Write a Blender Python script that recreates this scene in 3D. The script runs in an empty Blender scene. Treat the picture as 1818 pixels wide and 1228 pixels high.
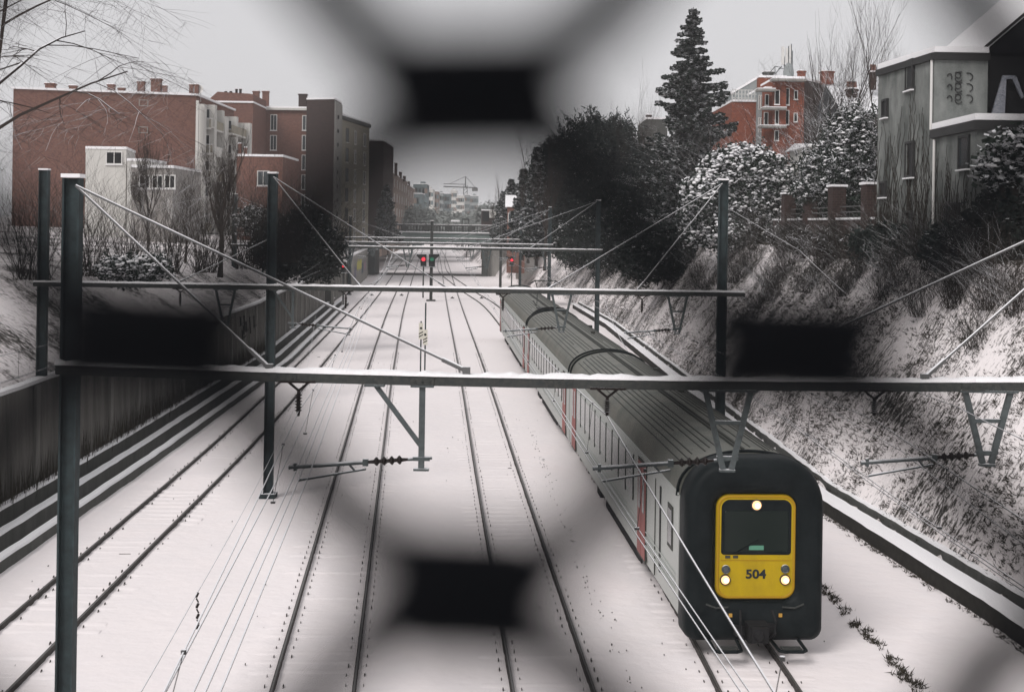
import bpy, math, random
import numpy as np
from mathutils import Vector, Matrix

# ------------------------------------------------------------------ camera
SC = bpy.context.scene
FPX, PX0, PY0, ROLL, CAMZ = 2525.0, 909.0, 397.0, 0.0150, 8.6   # focal length in photo pixels, principal point, roll, eye height
RC, RS = math.cos(ROLL), math.sin(ROLL)
cam_data = bpy.data.cameras.new("camera")
cam = bpy.data.objects.new("camera", cam_data)
SC.collection.objects.link(cam)
SC.camera = cam
cam.matrix_world = Matrix(((RC, -RS, 0, 0), (0, 0, -1, 0), (RS, RC, 0, CAMZ), (0, 0, 0, 1)))
cam_data.sensor_fit = 'HORIZONTAL'
cam_data.sensor_width = 36.0
cam_data.lens = 36.0 * FPX / 1818.0
cam_data.shift_y = -(614.0 - PY0) / 1818.0
cam_data.clip_start = 0.01
cam_data.clip_end = 4000
cam_data.dof.use_dof = True
cam_data.dof.focus_distance = 34.0
cam_data.dof.aperture_fstop = 4.75

# ------------------------------------------------------------------ overcast sky and soft sun
SUN_EL, SUN_AZ = math.radians(42), math.radians(215)
W = bpy.data.worlds.new("World"); SC.world = W; W.use_nodes = True
wn = W.node_tree; wn.nodes.clear()
wo = wn.nodes.new('ShaderNodeOutputWorld'); wb = wn.nodes.new('ShaderNodeBackground')
sk = wn.nodes.new('ShaderNodeTexSky'); sk.sky_type = 'NISHITA'; sk.sun_disc = False
sk.sun_elevation = SUN_EL; sk.sun_rotation = SUN_AZ; sk.dust_density = 4
hs = wn.nodes.new('ShaderNodeHueSaturation'); hs.inputs['Saturation'].default_value = 0.12
mx = wn.nodes.new('ShaderNodeMix'); mx.data_type = 'RGBA'; mx.inputs[0].default_value = 0.82
mx.inputs[7].default_value = (4.75, 4.68, 4.82, 1)
wn.links.new(sk.outputs[0], hs.inputs['Color']); wn.links.new(hs.outputs[0], mx.inputs[6])
wn.links.new(mx.outputs[2], wb.inputs[0]); wb.inputs[1].default_value = 0.1
wn.links.new(wb.outputs[0], wo.inputs[0])
sd = bpy.data.lights.new("sun", 'SUN'); sd.energy = 1.3; sd.angle = math.radians(22); sd.color = (1, .955, .935)
sun = bpy.data.objects.new("sun", sd); SC.collection.objects.link(sun)
sdir = Vector((math.sin(SUN_AZ) * math.cos(SUN_EL), math.cos(SUN_AZ) * math.cos(SUN_EL), math.sin(SUN_EL)))
sun.rotation_euler = sdir.to_track_quat('Z', 'Y').to_euler()
SC.view_settings.view_transform = 'Standard'; SC.view_settings.look = 'None'
SC.view_settings.gamma = 1; SC.view_settings.exposure = 0.56
SC.render.engine = 'CYCLES'
SC.cycles.use_denoising = True
SC.cycles.max_bounces = 6; SC.cycles.diffuse_bounces = 3; SC.cycles.volume_bounces = 1
SC.cycles.volume_step_rate = 10

# ------------------------------------------------------------------ measuring: photo pixel -> point of the place
def ray(px, py):
    a = (px - PX0) / FPX; b = -(py - PY0) / FPX
    return a * RC - b * RS, a * RS + b * RC
def P(px, py, D):
    x, z = ray(px, py)
    return Vector((x * D, D, CAMZ + z * D))
def G(px, py, z=0.0):
    x, dz = ray(px, py)
    D = (z - CAMZ) / dz
    return Vector((x * D, D, z))
def ZH(px, py, D): return P(px, py, D).z
def XX(px, D, py=420): return P(px, py, D).x

# ------------------------------------------------------------------ materials
MATS = {}
def nd(nt, t, **k):
    n = nt.nodes.new(t)
    for a, b in k.items(): setattr(n, a, b)
    return n
def mat(name, col, rough=0.8, metal=0.0, noise=0.0, nscale=3.0, col2=None, snow=None, bump=0.0, bscale=20.0,
        brick=None, emit=None, estr=0, spec=0.12, streak=False, sz=.12, snow_abs=False, alpha=None):
    """Principled base; noise mixes col with col2; snow = (low, high) thresholds of the upward normal that carry snow."""
    if name in MATS: return MATS[name]
    m = bpy.data.materials.new(name); m.use_nodes = True
    nt = m.node_tree; nt.nodes.clear(); L = nt.links.new
    out = nd(nt, 'ShaderNodeOutputMaterial'); b = nd(nt, 'ShaderNodeBsdfPrincipled'); L(b.outputs[0], out.inputs[0])
    b.inputs['Roughness'].default_value = rough; b.inputs['Metallic'].default_value = metal
    b.inputs['Specular IOR Level'].default_value = spec
    geo = nd(nt, 'ShaderNodeNewGeometry')
    tc = nd(nt, 'ShaderNodeTexCoord')
    colsock = None
    rgb = nd(nt, 'ShaderNodeRGB'); rgb.outputs[0].default_value = (*col, 1); colsock = rgb.outputs[0]
    vec = geo.outputs['Position']
    if brick:
        # brick pattern laid on whichever vertical plane the wall faces
        sx = nd(nt, 'ShaderNodeSeparateXYZ'); L(geo.outputs['Position'], sx.inputs[0])
        ad = nd(nt, 'ShaderNodeMath', operation='ADD'); L(sx.outputs[0], ad.inputs[0]); L(sx.outputs[1], ad.inputs[1])
        cx = nd(nt, 'ShaderNodeCombineXYZ'); L(ad.outputs[0], cx.inputs[0]); L(sx.outputs[2], cx.inputs[1])
        bt = nd(nt, 'ShaderNodeTexBrick'); L(cx.outputs[0], bt.inputs[0])
        bt.inputs['Scale'].default_value = brick
        bt.inputs['Color1'].default_value = (*col, 1)
        bt.inputs['Color2'].default_value = (*(col2 or [c * .6 for c in col]), 1)
        bt.inputs['Mortar'].default_value = (*[min(1, c * 1.25 + .02) for c in col], 1)
        bt.inputs['Mortar Size'].default_value = .015; bt.inputs['Bias'].default_value = 0
        colsock = bt.outputs[0]
    if noise:
        n = nd(nt, 'ShaderNodeTexNoise'); n.inputs['Scale'].default_value = nscale; n.inputs['Detail'].default_value = 6
        n.inputs['Roughness'].default_value = .65
        if streak:
            mp = nd(nt, 'ShaderNodeMapping'); mp.inputs['Scale'].default_value = (1, 1, sz); L(vec, mp.inputs[0]); L(mp.outputs[0], n.inputs[0])
        else: L(vec, n.inputs[0])
        r = nd(nt, 'ShaderNodeMapRange'); r.inputs[1].default_value = .35; r.inputs[2].default_value = .68
        r.inputs[4].default_value = noise; L(n.outputs[0], r.inputs[0])
        mxx = nd(nt, 'ShaderNodeMix', data_type='RGBA'); L(r.outputs[0], mxx.inputs[0]); L(colsock, mxx.inputs[6])
        mxx.inputs[7].default_value = (*(col2 or [c * .5 for c in col]), 1); colsock = mxx.outputs[2]
    if snow:
        s = nd(nt, 'ShaderNodeSeparateXYZ'); L(geo.outputs['True Normal'], s.inputs[0]); zz = s.outputs[2]
        if snow_abs:
            ab = nd(nt, 'ShaderNodeMath', operation='ABSOLUTE'); L(zz, ab.inputs[0]); zz = ab.outputs[0]
        n2 = nd(nt, 'ShaderNodeTexNoise'); n2.inputs['Scale'].default_value = 2.2 if snow_abs else 4; L(vec, n2.inputs[0])
        a2 = nd(nt, 'ShaderNodeMath', operation='MULTIPLY_ADD'); L(n2.outputs[0], a2.inputs[0]); a2.inputs[1].default_value = .9 if snow_abs else .3
        a2.inputs[2].default_value = -.45 if snow_abs else -.15
        a3 = nd(nt, 'ShaderNodeMath', operation='ADD'); L(zz, a3.inputs[0]); L(a2.outputs[0], a3.inputs[1])
        r2 = nd(nt, 'ShaderNodeMapRange'); r2.inputs[1].default_value = snow[0]; r2.inputs[2].default_value = snow[1]; L(a3.outputs[0], r2.inputs[0])
        m2 = nd(nt, 'ShaderNodeMix', data_type='RGBA'); L(r2.outputs[0], m2.inputs[0]); L(colsock, m2.inputs[6])
        m2.inputs[7].default_value = (.78, .78, .80, 1); colsock = m2.outputs[2]
        if metal:
            m3 = nd(nt, 'ShaderNodeMath', operation='SUBTRACT'); m3.inputs[0].default_value = metal
            L(r2.outputs[0], m3.inputs[1]); m3.use_clamp = True; L(m3.outputs[0], b.inputs['Metallic'])
    if bump:
        n3 = nd(nt, 'ShaderNodeTexNoise'); n3.inputs['Scale'].default_value = bscale; n3.inputs['Detail'].default_value = 5; L(vec, n3.inputs[0])
        bp = nd(nt, 'ShaderNodeBump'); bp.inputs['Strength'].default_value = bump; bp.inputs['Distance'].default_value = .05
        L(n3.outputs[0], bp.inputs['Height']); L(bp.outputs[0], b.inputs['Normal'])
    L(colsock, b.inputs['Base Color'])
    if emit:
        b.inputs['Emission Color'].default_value = (*emit, 1); b.inputs['Emission Strength'].default_value = estr
    MATS[name] = m
    return m

M_SNOW = mat('snow', (.80, .785, .79), .9, noise=.25, nscale=1.2, col2=(.70, .70, .73), bump=.25, bscale=9, spec=.2)
M_CAP = mat('snow_cap', (.82, .81, .82), .9, bump=.3, bscale=30, spec=.2)
M_STEEL = mat('dark_steel', (.035, .04, .04), .65, noise=.5, nscale=14, col2=(.09, .085, .075), bump=.2, bscale=60)
M_GALV = mat('galvanised_steel', (.095, .11, .112), .55, metal=.2, noise=.7, nscale=11, col2=(.045, .05, .05), snow=(.6, .8))
M_MAST = mat('mast_paint', (.045, .062, .066), .6, noise=.8, nscale=4, col2=(.022, .026, .026), snow=(.6, .8))
M_WIRE = mat('frosted_wire', (.10, .10, .10), .7, snow=(.15, .5))
M_COPPER = mat('dark_wire', (.05, .05, .05), .6, snow=(.55, .9))
M_INS = mat('insulator_brown', (.015, .011, .010), .4, snow=(.93, 1.1))
M_RAIL = mat('rail_rust', (.035, .031, .029), .75, noise=.6, nscale=5, col2=(.10, .09, .085))
M_RAILTOP = mat('rail_head', (.16, .155, .15), .4, metal=.5)
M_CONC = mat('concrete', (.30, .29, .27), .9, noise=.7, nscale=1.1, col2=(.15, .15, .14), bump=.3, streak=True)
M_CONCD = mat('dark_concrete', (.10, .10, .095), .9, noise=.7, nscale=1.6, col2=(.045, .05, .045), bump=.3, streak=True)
M_BRICK = mat('brick_brown', (.17, .085, .065), .9, brick=2.2, col2=(.11, .058, .048))
M_BRICKD = mat('brick_dark', (.048, .030, .027), .9, brick=2.2, col2=(.032, .022, .02))
M_BRICKO = mat('brick_orange', (.20, .062, .036), .9, brick=1.8, col2=(.13, .045, .030))
M_WHITE = mat('white_render', (.55, .54, .51), .85, noise=.4, nscale=.8, col2=(.40, .39, .37), streak=True)
M_BEIGE = mat('beige_panel', (.30, .275, .22), .85, noise=.5, nscale=.6, col2=(.20, .19, .155), streak=True)
M_GREY = mat('grey_render', (.26, .28, .28), .85, noise=.4, nscale=.4, col2=(.18, .2, .2))
M_FRAME = mat('window_frame', (.62, .61, .59), .6)
M_FRAMED = mat('dark_frame', (.03, .03, .03), .6)
M_GLASS = mat('window_glass', (.035, .045, .05), .12, spec=.8)
M_GLASSD = mat('dark_opening', (.008, .009, .01), .5)
M_BARK = mat('bark', (.035, .028, .024), .9, snow=(.35, .65))
M_BARKN = mat('bark_bare', (.04, .032, .028), .9, snow=(.6, .9))
M_TWIG = mat('frosted_twig', (.035, .028, .024), .9, snow=(.45, .8))
M_TWIGD = mat('dark_twig', (.026, .022, .018), .9, snow=(.6, .95))
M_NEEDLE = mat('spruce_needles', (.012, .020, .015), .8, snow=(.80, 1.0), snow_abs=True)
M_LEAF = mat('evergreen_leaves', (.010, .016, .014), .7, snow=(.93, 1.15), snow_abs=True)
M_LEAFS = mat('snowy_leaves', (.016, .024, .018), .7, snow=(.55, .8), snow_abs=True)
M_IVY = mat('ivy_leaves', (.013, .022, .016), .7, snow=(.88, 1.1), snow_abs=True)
M_GRASS = mat('dead_grass', (.05, .042, .03), .9, noise=.8, nscale=.7, col2=(.022, .022, .016))

# ------------------------------------------------------------------ mesh helpers
def setp(o, label=None, cat=None, group=None, kind=None):
    if label: o['label'] = label
    if cat: o['category'] = cat
    if group: o['group'] = group
    if kind: o['kind'] = kind
    return o
def thing(name, label, cat, loc=(0, 0, 0), rz=0, group=None):
    o = bpy.data.objects.new(name, None); SC.collection.objects.link(o)
    o.location = loc; o.rotation_euler = (0, 0, rz); o.empty_display_size = .3
    return setp(o, label, cat, group)
class MB:
    def __init__(s): s.v = []; s.f = []; s.o = Vector((0, 0, 0))
    def add(s, vs, fs):
        n = len(s.v); s.v += [tuple(Vector(v) - s.o) for v in vs]; s.f += [tuple(i + n for i in f) for f in fs]
    def box(s, c, sz, u=None):
        """box with centre c, size sz = (along u, across, up)"""
        u = Vector(u).normalized() if u is not None else Vector((1, 0, 0))
        w = Vector((-u.y, u.x, 0)).normalized() if abs(u.z) < .99 else Vector((0, 1, 0))
        k = u.cross(w)
        a, b, d = sz[0] / 2, sz[1] / 2, sz[2] / 2; c = Vector(c)
        vs = [c + u * i * a + w * j * b + k * l * d for l in (-1, 1) for j in (-1, 1) for i in (-1, 1)]
        s.add(vs, [(0, 2, 3, 1), (4, 5, 7, 6), (0, 1, 5, 4), (2, 6, 7, 3), (0, 4, 6, 2), (1, 3, 7, 5)]); return s
    def bar(s, p0, p1, w, h=None):
        """rectangular bar from p0 to p1"""
        p0, p1 = Vector(p0), Vector(p1); d = p1 - p0; L = d.length; u = d / L
        side = u.cross(Vector((0, 0, 1)))
        if side.length < 1e-3: side = Vector((1, 0, 0))
        side.normalize(); up = side.cross(u); a, b = w / 2, (h or w) / 2
        vs = [p + side * i * a + up * j * b for p in (p0, p1) for (i, j) in ((-1, -1), (1, -1), (1, 1), (-1, 1))]
        s.add(vs, [(3, 2, 1, 0), (4, 5, 6, 7), (0, 1, 5, 4), (1, 2, 6, 5), (2, 3, 7, 6), (3, 0, 4, 7)]); return s
    def tube(s, p0, p1, r0, r1=None, n=6, caps=True):
        r1 = r0 if r1 is None else r1
        p0, p1 = Vector(p0), Vector(p1); d = p1 - p0
        if d.length < 1e-6: return s
        u = d.normalized(); a = u.cross(Vector((0, 0, 1)))
        if a.length < 1e-3: a = Vector((1, 0, 0))
        a.normalize(); b = a.cross(u)
        vs = []
        for p, r in ((p0, r0), (p1, r1)):
            for i in range(n):
                t = 2 * math.pi * (i + .5) / n; vs.append(p + a * math.cos(t) * r + b * math.sin(t) * r)
        fs = [(i, i + n, (i + 1) % n + n, (i + 1) % n) for i in range(n)]
        if caps: fs += [tuple(range(n)), tuple(range(2 * n - 1, n - 1, -1))]
        s.add(vs, fs); return s
    def path(s, pts, r, n=5):
        pts = [Vector(p) for p in pts]; vs = []; m = len(pts)
        rr = r if hasattr(r, '__len__') else [r] * m
        for i, p in enumerate(pts):
            d = (pts[min(i + 1, m - 1)] - pts[max(i - 1, 0)]).normalized(); a = d.cross(Vector((0, 0, 1)))
            if a.length < 1e-3: a = Vector((1, 0, 0))
            a.normalize(); b = a.cross(d)
            for k in range(n):
                t = 2 * math.pi * (k + .5) / n; vs.append(p + a * math.cos(t) * rr[i] + b * math.sin(t) * rr[i])
        fs = [(i * n + k, (i + 1) * n + k, (i + 1) * n + (k + 1) % n, i * n + (k + 1) % n) for i in range(m - 1) for k in range(n)]
        s.add(vs, fs); return s
    def prism(s, poly, z0, z1, ztop=None):
        """vertical prism of a footprint (list of (x,y)); ztop = per-vertex heights"""
        n = len(poly); zt = ztop or [z1] * n
        vs = [(x, y, z0) for x, y in poly] + [(x, y, zt[i]) for i, (x, y) in enumerate(poly)]
        fs = [(i, (i + 1) % n, (i + 1) % n + n, i + n) for i in range(n)] + [tuple(range(n - 1, -1, -1)), tuple(range(n, 2 * n))]
        s.add(vs, fs); return s
    def lathe(s, p0, p1, prof, n=10):
        """profile [(t, r)] turned about the axis p0->p1"""
        p0, p1 = Vector(p0), Vector(p1); d = p1 - p0; u = d.normalized(); a = u.cross(Vector((0, 0, 1)))
        if a.length < 1e-3: a = Vector((1, 0, 0))
        a.normalize(); b = a.cross(u); vs = []
        for t, r in prof:
            for k in range(n):
                q = 2 * math.pi * k / n; vs.append(p0 + d * t + (a * math.cos(q) + b * math.sin(q)) * r)
        m = len(prof)
        fs = [(i * n + k, (i + 1) * n + k, (i + 1) * n + (k + 1) % n, i * n + (k + 1) % n) for i in range(m - 1) for k in range(n)]
        fs += [tuple(range(n)), tuple(range(m * n - 1, (m - 1) * n - 1, -1))]
        s.add(vs, fs); return s
    def build(s, name, m, parent=None, smooth=False, inv=None):
        me = bpy.data.meshes.new(name)
        vs = s.v
        if inv is not None: vs = [tuple(inv @ Vector(v)) for v in vs]
        me.from_pydata(vs, [], s.f); me.materials.append(m)
        if smooth: me.polygons.foreach_set('use_smooth', [True] * len(me.polygons))
        me.update()
        o = bpy.data.objects.new(name, me); SC.collection.objects.link(o)
        if parent is not None: o.parent = parent
        return o
def child(mb, name, m, root, smooth=False):
    """vertices were given in world space; store them in the root's own space (root may be a part)"""
    r = root
    while r.parent is not None: r = r.parent
    mw = Matrix.Translation(r.location) @ Matrix.Rotation(r.rotation_euler.z, 4, 'Z')
    return mb.build(name, m, root, smooth, inv=mw.inverted())
def np_mesh(name, V, F, m, parent=None, smooth=False):
    """V (n,3), F (k,q) arrays"""
    me = bpy.data.meshes.new(name); q = F.shape[1]
    me.vertices.add(len(V)); me.vertices.foreach_set('co', V.astype(np.float32).ravel())
    me.loops.add(F.size); me.loops.foreach_set('vertex_index', F.astype(np.int32).ravel())
    me.polygons.add(len(F)); me.polygons.foreach_set('loop_start', np.arange(0, F.size, q, dtype=np.int32))
    me.polygons.foreach_set('loop_total', np.full(len(F), q, dtype=np.int32))
    if smooth: me.polygons.foreach_set('use_smooth', np.ones(len(F), dtype=bool))
    me.update(); me.validate(); me.materials.append(m)
    o = bpy.data.objects.new(name, me); SC.collection.objects.link(o)
    if parent is not None: o.parent = parent
    return o
def leaves(C, U, Vv):
    """quads centred on C spanned by U and Vv -> V,F"""
    n = len(C); V = np.empty((n, 4, 3)); V[:, 0] = C - U - Vv; V[:, 1] = C + U - Vv; V[:, 2] = C + U + Vv; V[:, 3] = C - U + Vv
    return V.reshape(-1, 3), np.arange(n * 4).reshape(n, 4)
def rnd_unit(rg, n):
    v = rg.normal(size=(n, 3)); return v / np.linalg.norm(v, axis=1, keepdims=True)
def interp(tab, y):
    return float(np.interp(y, [t[0] for t in tab], [t[1] for t in tab]))

# ------------------------------------------------------------------ the terrain: a railway cutting under snow
XL = [(-30, -13.6), (52, -14.6), (87, -15.4), (142, -18.6), (233, -23.4), (500, -46), (900, -86)]      # left retaining wall
XF = [(-30, 12.6), (31, 11.4), (45, 10.1), (84, 9.4), (120, 8.6), (156, 6.6), (233, -2.6), (500, -22), (900, -60)]  # foot of the right bank
def noise1(x, y, s=0):
    return (math.sin(x * 1.7 + s) * math.cos(y * 1.3 + s * 2) + math.sin(x * .61 + y * .83 + s * 3) + .6 * math.sin(x * 3.1 - y * 2.3 + s)) / 2.6
def terr_right(t, y):
    """height at distance t outward from the foot of the right bank"""
    top = 7.6 if y < 200 else max(4.0, 7.6 - (y - 200) * .02)
    wdt = 5.2 + .5 * math.sin(y * .11)
    if t <= 0: return -.12
    u = min(1, t / wdt); h = top * (u ** .92)
    return h + (0 if t < wdt else min(1.2, (t - wdt) * .05))
def terr_left(t, y):
    if t <= 0: return -.12
    return 3.3 + min(3.2, t * .62) + (0 if t < 5.2 else min(1.5, (t - 5.2) * .04))
rows = list(np.arange(-30, 18, 2)) + list(np.arange(18, 75, .27)) + list(np.arange(75, 120, .5)) + list(np.arange(120, 260, 1.6)) + list(np.arange(260, 900, 12)) + [905, 1400, 2500]
lo = [900, 400, 150, 60, 30, 18, 12, 9, 7, 6, 5, 4, 3, 2, 1.2, .6, .35]
Vt = []; ncol = None
rg = random.Random(5)
for y in rows:
    xl, xf = interp(XL, y), interp(XF, y); line = []
    for t in lo: line.append((xl - t, y, terr_left(t - .3, y) + .07 * noise1(t * 2, y)))
    line.append((xl - .3, y, -.12))
    for k in range(1, 46):
        x = xl + (xf - xl) * k / 46
        line.append((x, y, -.108 + .022 * noise1(x * 1.3, y * .7) + .012 * noise1(x * 2.9, y * 2.3, 4) + .007 * rg.uniform(-1, 1)))
    line.append((xf, y, -.1))
    for t in list(np.arange(.16, 7.2, .16)) + [7.6, 8, 9, 10, 12, 15, 20, 28, 40, 80, 200, 500, 900]:
        z = terr_right(t, y)
        if .3 < t < 9: z += .03 * noise1(t * 2.1, y * 1.7, 1) + .06 * noise1(t * .7 + 3, y * .35, 2) + .07 * rg.uniform(-1, 1) * (.6 if t < 6.5 else .25)
        line.append((xf + t, y, z))
    ncol = len(line); Vt += line
V = np.array(Vt); nr = len(rows); idx = np.arange(nr * ncol).reshape(nr, ncol)
F = np.stack([idx[:-1, :-1], idx[:-1, 1:], idx[1:, 1:], idx[1:, :-1]], -1).reshape(-1, 4)
# snowy ground; steep ground shows earth and dead growth through the snow
mg = bpy.data.materials.new('snowy_ground'); mg.use_nodes = True; nt = mg.node_tree; nt.nodes.clear(); L = nt.links.new
out = nd(nt, 'ShaderNodeOutputMaterial'); b = nd(nt, 'ShaderNodeBsdfPrincipled'); L(b.outputs[0], out.inputs[0]); b.inputs['Roughness'].default_value = .9
b.inputs['Specular IOR Level'].default_value = .15
geo = nd(nt, 'ShaderNodeNewGeometry'); sx = nd(nt, 'ShaderNodeSeparateXYZ'); L(geo.outputs['Normal'], sx.inputs[0])
px_ = nd(nt, 'ShaderNodeSeparateXYZ'); L(geo.outputs['Position'], px_.inputs[0])
high = nd(nt, 'ShaderNodeMapRange'); L(px_.outputs[2], high.inputs[0]); high.inputs[1].default_value = .05; high.inputs[2].default_value = .5
mp = nd(nt, 'ShaderNodeMapping'); mp.inputs['Scale'].default_value = (1.2, 2.4, 1.0); L(geo.outputs['Position'], mp.inputs[0])
na = nd(nt, 'ShaderNodeTexNoise'); na.inputs['Scale'].default_value = 3.4; na.inputs['Detail'].default_value = 9; na.inputs['Roughness'].default_value = .78; L(mp.outputs[0], na.inputs[0])
nb = nd(nt, 'ShaderNodeTexNoise'); nb.inputs['Scale'].default_value = .35; nb.inputs['Detail'].default_value = 3; L(geo.outputs['Position'], nb.inputs[0])
s1 = nd(nt, 'ShaderNodeMath', operation='MULTIPLY_ADD'); L(nb.outputs[0], s1.inputs[0]); s1.inputs[1].default_value = .5; L(na.outputs[0], s1.inputs[2])
s2 = nd(nt, 'ShaderNodeMapRange'); L(s1.outputs[0], s2.inputs[0]); s2.inputs[1].default_value = .745; s2.inputs[2].default_value = .83
s3 = nd(nt, 'ShaderNodeMath', operation='MULTIPLY'); L(s2.outputs[0], s3.inputs[0]); L(high.outputs[0], s3.inputs[1])
nf = nd(nt, 'ShaderNodeTexNoise'); nf.inputs['Scale'].default_value = 1.1; nf.inputs['Detail'].default_value = 5; L(geo.outputs['Position'], nf.inputs[0])
sm = nd(nt, 'ShaderNodeMix', data_type='RGBA'); L(nf.outputs[0], sm.inputs[0]); sm.inputs[6].default_value = (.86, .80, .79, 1); sm.inputs[7].default_value = (.80, .76, .765, 1)
em = nd(nt, 'ShaderNodeMix', data_type='RGBA'); L(s3.outputs[0], em.inputs[0]); L(sm.outputs[2], em.inputs[6]); em.inputs[7].default_value = (.035, .032, .026, 1)
L(em.outputs[2], b.inputs['Base Color'])
bp = nd(nt, 'ShaderNodeBump'); bp.inputs['Strength'].default_value = .5; bp.inputs['Distance'].default_value = .06
nz = nd(nt, 'ShaderNodeTexNoise'); nz.inputs['Scale'].default_value = 3.2; nz.inputs['Detail'].default_value = 7; L(geo.outputs['Position'], nz.inputs[0])
L(nz.outputs[0], bp.inputs['Height']); L(bp.outputs[0], b.inputs['Normal'])
setp(np_mesh('snowy_ground', V, F, mg, smooth=True), kind='structure')

# ------------------------------------------------------------------ tracks
def curve_of(pts):
    """centre line as X(D) through photo points on the ground"""
    q = sorted([(G(px, py).y, G(px, py).x) for px, py in pts] )
    return q
def catmull(tab, y):
    n = len(tab)
    if y <= tab[0][0]:
        s = (tab[1][1] - tab[0][1]) / (tab[1][0] - tab[0][0]); return tab[0][1] + s * (y - tab[0][0])
    if y >= tab[-1][0]:
        s = (tab[-1][1] - tab[-2][1]) / (tab[-1][0] - tab[-2][0]); return tab[-1][1] + s * (y - tab[-1][0])
    for i in range(n - 1):
        if tab[i][0] <= y <= tab[i + 1][0]: break
    def sl(j):
        a, c = max(0, j - 1), min(n - 1, j + 1); return (tab[c][1] - tab[a][1]) / (tab[c][0] - tab[a][0])
    h = tab[i + 1][0] - tab[i][0]; t = (y - tab[i][0]) / h
    return ((2 * t**3 - 3 * t**2 + 1) * tab[i][1] + (t**3 - 2 * t**2 + t) * h * sl(i) + (-2 * t**3 + 3 * t**2) * tab[i + 1][1] + (t**3 - t**2) * h * sl(i + 1))
TR_A = curve_of([(199.5, 984), (420, 780), (532, 665), (668, 514), (713, 458), (731, 446)])
TR_B = curve_of([(554, 1228), (648, 780), (672, 667), (706, 540), (737, 462), (745, 446)])
TR_C = curve_of([(984, 1228), (889, 860), (841, 667), (806, 540), (787, 460), (781, 446)])
TR_D = [(12, 4.85), (22, 4.78), (28.7, 4.70), (38, 4.34), (55, 3.47), (81, 2.04), (108, .63), (150, -2.2), (185, -5.9), (260, -12.6), (425, -20.4)]
TRACKS = [('A', TR_A), ('B', TR_B), ('C', TR_C), ('D', TR_D)]
tlab = {'A': 'snowed-over railway track left of the tall left mast, nearest the retaining wall',
        'B': 'snowed-over railway track second from the left wall, just right of the left mast',
        'C': 'snowed-over railway track passing directly left of the train',
        'D': 'snowed-over railway track the train stands on'}
for nm, tab in TRACKS:
    root = thing('railway_track', tlab[nm], 'railway track', (catmull(tab, 30), 30, 0), group='parallel railway tracks in the cutting')
    ys = list(np.arange(8, 130, 1.5)) + list(np.arange(130, 520, 6))
    ctr = [Vector((catmull(tab, y), y, 0)) for y in ys]
    for sgn in (-1, 1):
        mb = MB(); mt = MB(); prev = None
        for i, c in enumerate(ctr):
            d = (ctr[min(i + 1, len(ctr) - 1)] - ctr[max(i - 1, 0)]).normalized(); w = Vector((d.y, -d.x, 0))
            q = c + w * sgn * .7525
            prof = [(-.05, -.2), (-.034, -.07), (-.033, -.05), (-.032, 0), (.032, 0), (.033, -.05), (.034, -.07), (.05, -.2)]
            ring = [tuple(q + w * a + Vector((0, 0, z))) for a, z in prof]
            hd = [tuple(q + w * a + Vector((0, 0, .003))) for a in (-.014, .022)]
            n = len(mb.v); mb.v += ring; k = len(mt.v); mt.v += hd
            if i:
                mb.f += [(n - 8 + j, n - 8 + j + 1, n + j + 1, n + j) for j in range(7)]
                mt.f.append((k - 2, k - 1, k + 1, k))
        r = child(mb, 'rail', M_RAIL, root)
        child(mt, 'running_surface', M_RAILTOP, r)
    mc = MB(); rr = random.Random(ord(nm))
    y = 14.0
    while y < 95:
        c = Vector((catmull(tab, y), y, 0)); d = Vector((catmull(tab, y + .5) - catmull(tab, y - .5), 1, 0)).normalized(); w = Vector((d.y, -d.x, 0))
        for s1_ in (-1, 1):
            for s2_ in (-1, 1):
                if rr.random() < (.9 if nm in 'BC' else .55):
                    q = c + w * (s1_ * .7525 + s2_ * (.175 + rr.uniform(-.01, .01)))
                    a = rr.uniform(.6, 1.15)
                    mc.path([q + d * -.05 * a + Vector((0, 0, -.13)), q + d * -.03 * a + Vector((0, 0, -.075)), q + d * .03 * a + Vector((0, 0, -.07)), q + d * .055 * a + Vector((0, 0, -.13))], .014 * a, 4)
        if rr.random() < .03:
            k = rr.uniform(-.5, .5); q = c + w * k
            mc.box(q + Vector((0, 0, -.092)), (rr.uniform(.05, .3), .02, .02), u=w)
        y += .6
    setp(child(mc, 'rail_clips', M_RAIL, root), kind='stuff')
    mc = MB(); y = 14.3
    while y < 80:
        if rr.random() < .35: y += .6; continue
        c = Vector((catmull(tab, y), y, 0)); d = Vector((catmull(tab, y + .5) - catmull(tab, y - .5), 1, 0)).normalized(); w = Vector((d.y, -d.x, 0)); vs = []
        hgt = rr.uniform(-.009, .001)
        for k, xx in enumerate((-1.35, -1.2, -.85, -.65, 0, .65, .85, 1.2, 1.35)):
            e = 0 if k in (0, 8) else 1; j = rr.uniform(-.02, .02)
            for o_, z_ in ((-.2, -.13), (-.09, -.093 + hgt * e - (.02 if not e else 0)), (.09, -.093 + hgt * e - (.02 if not e else 0)), (.2, -.13)): vs.append(c + w * xx + d * (o_ + j) + Vector((0, 0, z_)))
        mc.add(vs, [(i * 4 + j, i * 4 + 4 + j, i * 4 + 5 + j, i * 4 + 1 + j) for i in range(8) for j in range(3)]); y += .6
    setp(child(mc, 'sleeper_ridges', mg, root, smooth=True), kind='stuff')

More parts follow.
